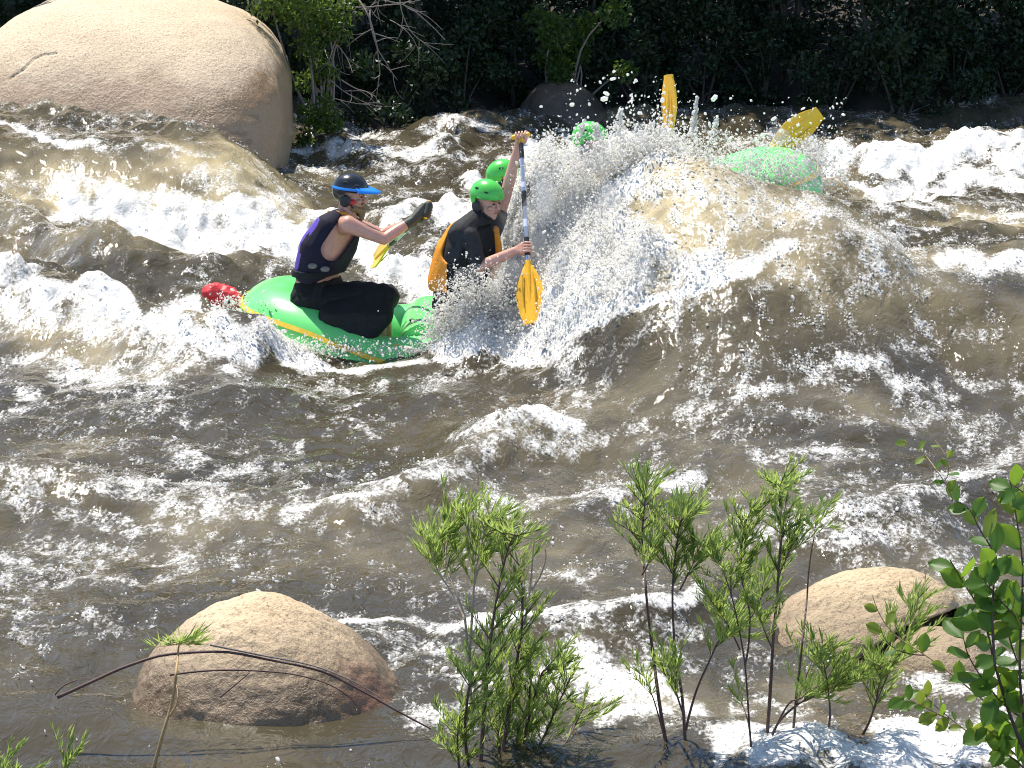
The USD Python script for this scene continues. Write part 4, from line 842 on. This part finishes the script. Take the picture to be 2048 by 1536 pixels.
# ------------------------------------------------------------------ plants
def leaf_cloud(centers, normals, length, width, seed, jitter=.9):
    """Many folded four-sided leaves as one mesh."""
    r = np.random.default_rng(seed); n = len(centers)
    d = normals + r.normal(0, jitter, (n, 3)); d /= np.linalg.norm(d, axis=1, keepdims=True) + 1e-9
    s = np.cross(d, r.normal(0, 1, (n, 3))); s /= np.linalg.norm(s, axis=1, keepdims=True) + 1e-9; up = np.cross(s, d)
    L = length * r.uniform(.65, 1.25, n)[:, None]; W = width * r.uniform(.7, 1.2, n)[:, None]
    v = np.stack([centers, centers + d * L * .45 + s * W + up * W * .35, centers + d * L, centers + d * L * .45 - s * W + up * W * .35], 1).reshape(-1, 3)
    b = np.arange(n)[:, None] * 4
    return v, np.vstack([b + [0, 1, 2], b + [0, 2, 3]])
def shrub(name, label, cat, x, Y, z0, H, RXY, nleaf, leaf, width, m, seed, clumps=22, group=None, trunk=True, flat=1.0):
    r = np.random.default_rng(seed); t = thing(name, label, cat, (x, Y, z0), group)
    cl = []
    for k in range(clumps):
        a = r.uniform(0, 2 * np.pi); q_ = r.random() ** .5; hz = z0 + H * (.12 + .85 * r.random())
        wid = RXY * (1 - .55 * abs((hz - z0) / H - .45) * 1.4)
        cl.append((x + math.cos(a) * q_ * wid, Y + math.sin(a) * q_ * wid * flat, hz, r.uniform(.22, .42) * RXY))
    cl = np.array(cl)
    parts = []
    for k in range(6 if trunk else 3):
        e = cl[r.integers(len(cl)), :3]; b0_ = V(x + r.normal(0, .06), Y + r.normal(0, .06), z0 - .1)
        parts.append(tube(curve([b0_, b0_ * .55 + e * .45 + V(0, 0, .18 * H) * r.random(), e], 7), np.linspace(.035, .008, 7) * (H / 2) ** .5, 6))
    obj('trunk', join(parts), M['bark'], t, smooth=True)
    k = r.integers(0, len(cl), nleaf); d = r.normal(0, 1, (nleaf, 3)); d /= np.linalg.norm(d, axis=1, keepdims=True); rad = r.random(nleaf) ** .45
    p = cl[k, :3] + d * (rad * cl[k, 3])[:, None] * V(1, 1, .8)
    obj('crown', leaf_cloud(p, d * .6 + V(0, 0, .15), leaf, width, seed + 1), m, t, smooth=False, kind='stuff')
    return t
def bank_edge(x): return float(np.clip(31.6 + .10 * x + .6 * math.sin(x * .9) + .4 * math.sin(x * 2.3 + 1), 28, 36.5))
r = np.random.default_rng(17)
# low dark shrubs along the far bank
looks = ['dense dark green shrub at the water edge of the far bank', 'black-green shaded bush on the far bank', 'dark leafy thicket leaning over the far water']
spots = [(-3.1, .3), (-1.9, .9), (-1.0, .8), (-.1, 1.2), (.8, .9), (1.7, 1.0), (2.6, .8), (3.5, .9), (4.4, .8), (5.3, .9), (6.3, 1.0), (7.3, 1.1), (-4.4, 1.1), (-6.0, 1.0)]
where = ['behind the right side of the huge boulder', 'under the bare twigs', 'left of the shaded boulder', 'just behind the shaded boulder', 'behind the half-buried green helmet', 'straight behind the upright paddle blade', 'between the two raised paddle blades', 'behind the slanted paddle blade',
         'right of the slanted paddle blade', 'above the smooth dark water at the right', 'at the right edge of the picture', 'beyond the right edge of the picture', 'behind the huge boulder', 'beyond the left edge of the picture']
for i, (x, dy) in enumerate(spots):
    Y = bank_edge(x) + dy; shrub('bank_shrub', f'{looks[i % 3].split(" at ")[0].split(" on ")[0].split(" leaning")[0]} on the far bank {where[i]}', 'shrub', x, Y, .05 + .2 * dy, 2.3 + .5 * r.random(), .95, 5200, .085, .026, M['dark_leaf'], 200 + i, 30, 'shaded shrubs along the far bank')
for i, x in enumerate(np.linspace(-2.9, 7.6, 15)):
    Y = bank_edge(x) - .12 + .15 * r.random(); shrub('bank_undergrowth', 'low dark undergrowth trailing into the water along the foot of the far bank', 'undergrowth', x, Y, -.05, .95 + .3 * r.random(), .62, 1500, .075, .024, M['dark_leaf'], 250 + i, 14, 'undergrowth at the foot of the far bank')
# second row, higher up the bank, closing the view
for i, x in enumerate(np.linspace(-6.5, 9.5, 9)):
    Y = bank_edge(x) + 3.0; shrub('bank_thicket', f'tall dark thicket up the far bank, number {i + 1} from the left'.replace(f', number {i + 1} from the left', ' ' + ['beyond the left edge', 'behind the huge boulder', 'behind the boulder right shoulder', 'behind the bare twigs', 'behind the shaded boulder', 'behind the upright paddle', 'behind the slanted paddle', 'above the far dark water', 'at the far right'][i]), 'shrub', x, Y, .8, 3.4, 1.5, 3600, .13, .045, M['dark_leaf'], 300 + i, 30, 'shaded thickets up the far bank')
# trees whose crowns shade the bank
for i, x in enumerate(np.linspace(-7.5, 12, 10)):
    Y = bank_edge(min(x, 9)) + 3.2 + r.uniform(-.6, .6); H = r.uniform(7, 9)
    t = thing('bank_tree', f'tall tree on the far bank whose crown shades {["the left edge", "the huge boulder back", "the boulder right side", "the bare twigs", "the back pool", "the shaded boulder", "the upright paddle backdrop", "the slanted paddle backdrop", "the far dark water", "the right edge"][i]}', 'tree', (x, Y, .6), 'trees on the far bank')
    tp = curve([V(x, Y, .3), V(x + r.normal(0, .1), Y - .1, 2.5), V(x + r.normal(0, .25), Y - .5, H)], 12)
    parts = [tube(tp, np.linspace(.17, .03, 12), 10)]; cl = []
    for k in range(9):
        b0_ = tp[r.integers(4, 11)]; a = r.uniform(0, 2 * np.pi); L = r.uniform(.9, 2.1); e = b0_ + V(math.cos(a) * L, math.sin(a) * L - .5, r.uniform(.0, .8)); parts.append(tube(curve([b0_, b0_ * .5 + e * .5 + V(0, 0, .15), e], 6), np.linspace(.05, .012, 6), 6)); cl.append(np.r_[e, r.uniform(.7, 1.1)]); cl.append(np.r_[b0_ * .4 + e * .6, r.uniform(.6, .9)])
    obj('trunk', join(parts), M['bark'], t, smooth=True)
    cl = np.array(cl); n = 5200; k = r.integers(0, len(cl), n); d = r.normal(0, 1, (n, 3)); d /= np.linalg.norm(d, axis=1, keepdims=True)
    p = cl[k, :3] + d * (r.random(n) ** .4 * cl[k, 3])[:, None] * V(1, 1, .7)
    p = p[p[:, 2] > 1.9]
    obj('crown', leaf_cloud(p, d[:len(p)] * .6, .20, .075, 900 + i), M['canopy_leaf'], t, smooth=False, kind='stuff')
# sunlit bush right of the huge boulder
def px_shrub(label, spots, Y, n, leaf, width, m, seed, root):
    """A bush given by the places where its leaf clumps are seen."""
    r = np.random.default_rng(seed); C = np.array([np.r_[P(a, b, Y + r.normal(0, .25)), rad] for a, b, rad in spots]); b0_ = P(*root, Y + .2); b0_[2] = 0
    t = thing('bank_bush', label, 'bush', b0_)
    obj('trunk', join([tube(curve([b0_ + V(r.normal(0, .1), r.normal(0, .1), -.1), (b0_ + c_[:3]) / 2 + V(r.normal(0, .1), .1, .1), c_[:3]], 8), np.linspace(.022, .006, 8), 6) for c_ in C]), M['dead_wood'], t, smooth=True)
    k = r.choice(len(C), n, p=C[:, 3] ** 2 / (C[:, 3] ** 2).sum()); d = r.normal(0, 1, (n, 3)); d /= np.linalg.norm(d, axis=1, keepdims=True)
    p = C[k, :3] + d * (r.random(n) ** .5 * C[k, 3])[:, None]
    obj('crown', leaf_cloud(p, d * .3 + V(.1, -.1, -.2), leaf, width, seed + 1), m, t, smooth=False, kind='stuff')
px_shrub('sunlit yellow-green bush hanging over the water beside the huge boulder', [(600, 20, .28), (650, 30, .26), (620, 90, .2), (680, 60, .16), (640, 130, .15), (610, 160, .14), (660, 150, .12), (650, 200, .10), (620, 230, .16), (655, 235, .17), (640, 270, .16), (670, 250, .1), (610, 280, .12), (700, 20, .15), (540, -10, .3), (600, -40, .4)], 28.6, 4200, .065, .02, M['bank_leaf'], 71, (640, 300))
px_shrub('half-lit green bush deep in the shade behind the spray, above the shaded boulder', [(1110, 60, .22), (1150, 100, .2), (1120, 140, .18), (1170, 50, .2), (1090, 110, .14), (1230, 20, .2), (1080, 40, .18), (1250, 140, .14)], 31.2, 2200, .07, .022, M['bank_leaf'], 73, (1130, 230))
# bare twigs hanging over the back pool
tw = thing('dead_branch', 'bare grey twigs of a dead branch hanging over the back pool right of the bush', 'branch', P(760, 0, 28.9))
r = np.random.default_rng(55)
def twig(pts, r0, depth=0, Y=28.9):
    r0 = r0 * .75
    c_ = curve([P(a, b, Y + r.normal(0, .12)) for a, b in pts], 14); obj('twig', tube(c_, np.linspace(r0, r0 * .35, 14), 5), M['dead_wood'], tw, smooth=True)
    if depth < 2:
        for k in range(4 if depth == 0 else 2):
            i = r.integers(3, 13); s_ = c_[i]; dr = unit(c_[min(i + 1, 13)] - c_[i - 1]) * .6 + r.normal(0, .45, 3) * V(1, .5, .8) + V(0, 0, -.15); L = r.uniform(.18, .42) * (.6 if depth else 1)
            e = s_ + unit(dr) * L; cc = curve([s_, s_ * .5 + e * .5 + r.normal(0, .02, 3), e], 6); obj('twig', tube(cc, np.linspace(r0 * .5, r0 * .18, 6), 4), M['dead_wood'], tw, smooth=True)
for pts, r0 in [([(700, -20), (740, 40), (755, 100), (760, 150), (748, 158)], .016), ([(740, 20), (752, 90), (775, 130), (795, 160)], .012), ([(640, 10), (720, 15), (800, 8), (850, 40), (890, 80)], .014), ([(720, -10), (790, 5), (850, 30), (885, 60)], .012), ([(640, 60), (690, 110), (705, 145)], .012), ([(650, 140), (720, 180), (745, 195)], .010), ([(660, 160), (700, 190), (760, 215)], .009), ([(610, 170), (680, 200), (740, 210)], .010), ([(590, 0), (660, 30), (710, 70), (740, 60)], .013), ([(800, 0), (820, 60), (880, 100)], .009), ([(760, -20), (755, 10), (745, 30)], .014), ([(780, 40), (820, 70), (840, 110)], .008), ([(650, 100), (665, 130), (700, 150)], .008)]:
    twig(pts, r0)

# sandbar willows on the near shore
def willow(label, stems, seed, Y=10.4, group=None, stem_mat='willow_stem', name='willow'):
    """stems: (pixel polyline from foot to tip, stem radius, leafy from, number of shoots, leaf length)."""
    r = np.random.default_rng(seed); a, b = stems[0][0][0]; t = thing(name, label, 'willow', P(a, b, Y), group); LP, LD = [], []
    for pts, r0, lo, nsh, ll in stems:
        yo = r.normal(0, .10); c_ = curve([P(x, y, Y + yo + .05 * k * r.normal()) for k, (x, y) in enumerate(pts)], 30)
        obj('stem', tube(c_, np.linspace(r0, r0 * .25, 30), 7), M[stem_mat], t, smooth=True)
        for k in range(nsh):
            f_ = lo + (1 - lo) * (k + r.random()) / nsh; i = min(int(f_ * 29), 28); s_ = c_[i]; tg = unit(c_[i + 1] - c_[i])
            side = unit(r.normal(0, 1, 3) * V(1, 1, .2)); L = r.uniform(.08, .25) * (1.15 - .55 * f_); d_ = unit(tg * .9 + side * .75); e = s_ + d_ * L
            sc = curve([s_, s_ + d_ * L * .5 + V(0, 0, .01), e + V(0, 0, .02)], 8)
            if L > .09: obj('shoot', tube(sc, np.linspace(r0 * .3, r0 * .1, 8), 4), M[stem_mat], t, smooth=True)
            m = int(8 + 108 * L); u_ = r.random(m) * 7; j = u_.astype(int); pp = sc[j] + (sc[np.minimum(j + 1, 7)] - sc[j]) * (u_ - j)[:, None]
            LP.append(pp); LD.append(np.tile(d_ * .9 + V(.25, 0, .55), (m, 1)) + r.normal(0, .30, (m, 3)))
        m = int(26 * (1 - lo)); i = r.integers(int(lo * 29), 29, m); LP.append(c_[i]); LD.append(np.tile(V(.1, 0, .9), (m, 1)) + r.normal(0, .5, (m, 3)))
    p, d = np.vstack(LP), np.vstack(LD); d /= np.linalg.norm(d, axis=1, keepdims=True)
    obj('foliage', leaf_cloud(p, d, stems[0][4] * .8, .0038, seed + 1, .10), M['willow_leaf'], t, smooth=False, kind='stuff')
    return t
willow('dense bushy willow with feathery leaves at the bottom centre', [
    ([(960, 1540), (970, 1400), (985, 1250), (1010, 1120), (1035, 1070)], .010, .10, 34, .075), ([(1000, 1545), (1020, 1400), (1045, 1230), (1035, 1090)], .010, .08, 34, .075), ([(1030, 1545), (1060, 1430), (1090, 1340), (1110, 1300)], .008, .05, 26, .075), ([(940, 1545), (930, 1460), (940, 1370), (950, 1320)], .008, .05, 26, .075), ([(1050, 1545), (1090, 1470), (1120, 1400), (1150, 1340)], .007, .1, 20, .075), ([(985, 1545), (1000, 1440), (1000, 1330), (1010, 1250)], .008, .05, 30, .075), ([(1020, 1545), (1035, 1470), (1060, 1380), (1060, 1300)], .008, .05, 28, .075), ([(920, 1545), (915, 1490), (920, 1430)], .006, .05, 16, .075), ([(1100, 1545), (1120, 1500), (1150, 1450), (1170, 1420)], .005, .2, 8, .07)], 401)
willow('pale-stemmed willow with a wide feathery top left of the bushy willow', [
    ([(945, 1480), (938, 1340), (930, 1240), (905, 1170), (890, 1120), (885, 1060)], .0085, .66, 22, .085), ([(938, 1330), (945, 1220), (950, 1150), (965, 1080), (985, 1040)], .007, .45, 26, .085), ([(930, 1240), (900, 1180), (870, 1130), (855, 1080)], .005, .5, 14, .08), ([(945, 1210), (960, 1130), (990, 1090), (1010, 1060)], .005, .45, 16, .08), ([(890, 1130), (900, 1060), (930, 1030)], .004, .3, 12, .08)], 411, 10.45, stem_mat='pale_stem')
wb = thing('bare_stem', 'two thin bare curling stems standing beside the bushy willow', 'stem', P(1050, 1300, 10.4))
for pts in ([(1048, 1250), (1060, 1180), (1066, 1110), (1068, 1085), (1078, 1078)], [(1062, 1180), (1085, 1140), (1092, 1110), (1090, 1098)]):
    obj('stem', tube(curve([P(a, b, 10.4) for a, b in pts], 14), np.linspace(.006, .0025, 14), 6), M['pale_stem'], wb, smooth=True)
willow('tall slender willow with a brush-like tip right of the bushy willow', [
    ([(1333, 1490), (1318, 1400), (1305, 1300), (1292, 1180), (1284, 1080), (1290, 1000), (1300, 950)], .0085, .60, 44, .07), ([(1330, 1480), (1300, 1380), (1285, 1340)], .004, .5, 5, .06), ([(1284, 1150), (1300, 1120), (1305, 1090)], .004, .2, 10, .065)], 421)
willow('willow with two leafy tufts beside the tall slender willow', [
    ([(1371, 1500), (1365, 1400), (1350, 1300), (1345, 1180), (1352, 1100), (1362, 1040), (1370, 1010)], .0075, .55, 40, .08), ([(1368, 1430), (1350, 1370), (1345, 1320)], .005, .3, 12, .07), ([(1372, 1460), (1390, 1390), (1415, 1330), (1440, 1280), (1470, 1230)], .006, .45, 26, .075), ([(1360, 1180), (1385, 1130), (1400, 1090)], .004, .2, 14, .075)], 431)
willow('airy willow with arching feathery sprays in front of the right-hand rock', [
    ([(1505, 1525), (1498, 1440), (1490, 1330), (1470, 1220), (1440, 1130), (1425, 1090)], .005, .55, 20, .075), ([(1490, 1330), (1500, 1240), (1480, 1130), (1490, 1050), (1510, 1010)], .005, .5, 30, .075), ([(1480, 1300), (1450, 1240), (1420, 1200)], .004, .2, 14, .075), ([(1490, 1250), (1520, 1200), (1530, 1140)], .004, .3, 14, .07)], 441)
willow('upright dark-stemmed willow standing tallest before the right-hand rock', [
    ([(1528, 1535), (1538, 1420), (1545, 1300), (1555, 1180), (1562, 1080), (1560, 1010), (1558, 985)], .0085, .42, 50, .062), ([(1546, 1300), (1525, 1250), (1515, 1210)], .004, .2, 10, .06), ([(1558, 1150), (1580, 1100), (1590, 1060)], .004, .2, 12, .06)], 451)
willow('thin dark bare willow stem with a small leafy tip, rightmost of the upright stems', [
    ([(1578, 1520), (1590, 1420), (1603, 1300), (1615, 1180), (1627, 1080), (1632, 1020)], .006, .88, 8, .075), ([(1590, 1420), (1610, 1360), (1640, 1290)], .003, .5, 8, .07)], 461)
willow('low tangled willow with reddish stems below the right-hand rock', [
    ([(1540, 1480), (1570, 1430), (1610, 1400), (1660, 1380), (1720, 1360)], .006, .35, 26, .075), ([(1545, 1470), (1590, 1400), (1650, 1370), (1700, 1330)], .005, .4, 24, .075), ([(1640, 1500), (1660, 1430), (1655, 1370), (1640, 1310)], .006, .4, 12, .07), ([(1710, 1490), (1740, 1440), (1755, 1390), (1760, 1330)], .007, .35, 30, .08), ([(1755, 1400), (1780, 1340), (1800, 1300), (1840, 1190)], .004, .3, 26, .075), ([(1500, 1500), (1495, 1440), (1480, 1400)], .004, .9, 2, .06)], 471)
lt_ = willow('dry tan stalk with one green leafy tip in front of the left-hand rock', [([(305, 1545), (325, 1470), (345, 1400), (352, 1350), (356, 1310), (362, 1290)], .0085, .93, 7, .11), ([(340, 1430), (355, 1400), (352, 1370)], .005, .99, 0, .11)], 481, 10.0, stem_mat='tan_stem', name='stalk')
willow('small willow tuft in the lower left corner', [([(0, 1590), (6, 1550), (12, 1515)], .004, .2, 6, .06), ([(20, 1590), (28, 1560), (34, 1530)], .004, .2, 5, .06)], 491, 9.9)
willow('tiny green sprig at the bottom edge left of the dry stalk', [([(125, 1560), (135, 1530), (140, 1515)], .004, .1, 6, .06)], 492, 9.9)
vine = thing('fallen_branch', 'thin dark bare branch arching across the left-hand rock into the water', 'branch', P(400, 1330, 10.55))
for pts, r0, m in [([(115, 1395), (180, 1365), (260, 1330), (340, 1308), (430, 1303), (540, 1320), (640, 1342), (720, 1380), (800, 1425), (862, 1458)], .0075, 'willow_stem'), ([(340, 1350), (450, 1340), (560, 1345), (640, 1362), (700, 1395), (715, 1412)], .005, 'willow_stem'), ([(440, 1395), (470, 1370), (500, 1345)], .004, 'willow_stem'), ([(420, 1290), (520, 1310), (620, 1330), (700, 1360), (760, 1395)], .0045, 'dead_wood'), ([(110, 1390), (130, 1370), (155, 1360)], .004, 'willow_stem')]:
    obj('twig', tube(curve([P(a, b, 10.58 - .0001 * abs(a - 540)) for a, b in pts], 30), np.linspace(r0, r0 * .5, 30), 6), M[m], vine, smooth=True)

# broad-leaved branches at the lower right, near the camera
def broad_leaf(c_, d_, nrm, L, W, r):
    d_, nrm = unit(d_), unit(nrm); s_ = unit(np.cross(d_, nrm)); nrm = np.cross(s_, d_); v = []
    for u_, w_ in ((0, 0.02), (.18, .55), (.42, .95), (.65, 1.0), (.85, .62), (1.0, .03)):
        for x in (-1, -.5, 0, .5, 1): v.append(c_ + d_ * L * u_ + s_ * W * w_ * x + nrm * (.22 * W * abs(x) - .12 * L * u_ * u_))
    I = np.arange(30).reshape(6, 5); return np.array(v), np.stack([I[:-1, :-1], I[:-1, 1:], I[1:, 1:], I[1:, :-1]], -1).reshape(-1, 4)
def broad(label, branches, Y, seed, L, young=0.25):
    r = np.random.default_rng(seed); a, b = branches[0][0][0]; t = thing('leafy_branch', label, 'branch', P(a, b, Y))
    for pts, r0, n in branches:
        c_ = curve([P(x, y, Y + r.normal(0, .05)) for x, y in pts], 24); obj('stem', tube(c_, np.linspace(r0, r0 * .3, 24), 6), M['willow_stem'] if r.random() < .6 else M['tan_stem'], t, smooth=True)
        for k in range(n):
            i = min(int((.12 + .88 * (k + .5) / n) * 23), 22); tg = unit(c_[i + 1] - c_[i]); sd = (1 if k % 2 else -1)
            d_ = tg * r.uniform(.3, .8) + unit(np.cross(tg, V(0, 1, 0))) * sd * r.uniform(.5, 1.0) + V(0, r.normal(0, .4), r.normal(.15, .25))
            nr = V(r.normal(0, .5), -.75 + r.normal(0, .35), .7); l = L * r.uniform(.65, 1.15)
            obj('leaf', broad_leaf(c_[i], d_, nr, l, l * r.uniform(.26, .33), r), M['young_leaf'] if r.random() < young else M['broad_leaf'], t, smooth=True)
broad('leafy green branch with rounded glossy leaves along the right edge', [
    ([(2075, 1560), (2020, 1430), (1990, 1330), (1965, 1230), (1930, 1170), (1900, 1120)], .007, 20), ([(1990, 1330), (1985, 1220), (1990, 1120), (1960, 1060), (1930, 1010), (1900, 1000)], .005, 15), ([(2060, 1500), (2040, 1300), (2045, 1150), (2030, 1020), (2020, 960)], .006, 18), ([(2050, 1440), (1990, 1390), (1930, 1290), (1920, 1250)], .004, 11), ([(2060, 1540), (2000, 1480), (1960, 1450)], .004, 9), ([(2050, 1250), (2000, 1200), (1960, 1150)], .004, 9), ([(2070, 1400), (2020, 1280), (2010, 1200)], .004, 10), ([(2070, 1000), (2040, 980), (2020, 965)], .004, 5), ([(2070, 1560), (2030, 1520), (1990, 1500)], .004, 7)], 8.2, 501, .10)
broad('long thin leafy branch reaching left across the right-hand rock', [
    ([(2010, 1440), (1930, 1370), (1850, 1310), (1790, 1270), (1760, 1230), (1745, 1190)], .004, 8), ([(1850, 1310), (1780, 1290), (1760, 1250)], .003, 4), ([(1900, 1440), (1840, 1410), (1800, 1390)], .003, 8), ([(1960, 1480), (1880, 1420), (1830, 1370)], .003, 8)], 8.6, 503, .065, .6)
broad('small sprig of pale leaves floating before dark water at the right', [([(1905, 1000), (1880, 950), (1850, 910), (1800, 880)], .0025, 6), ([(1890, 960), (1895, 920), (1870, 880)], .002, 4)], 8.0, 505, .045, .9)
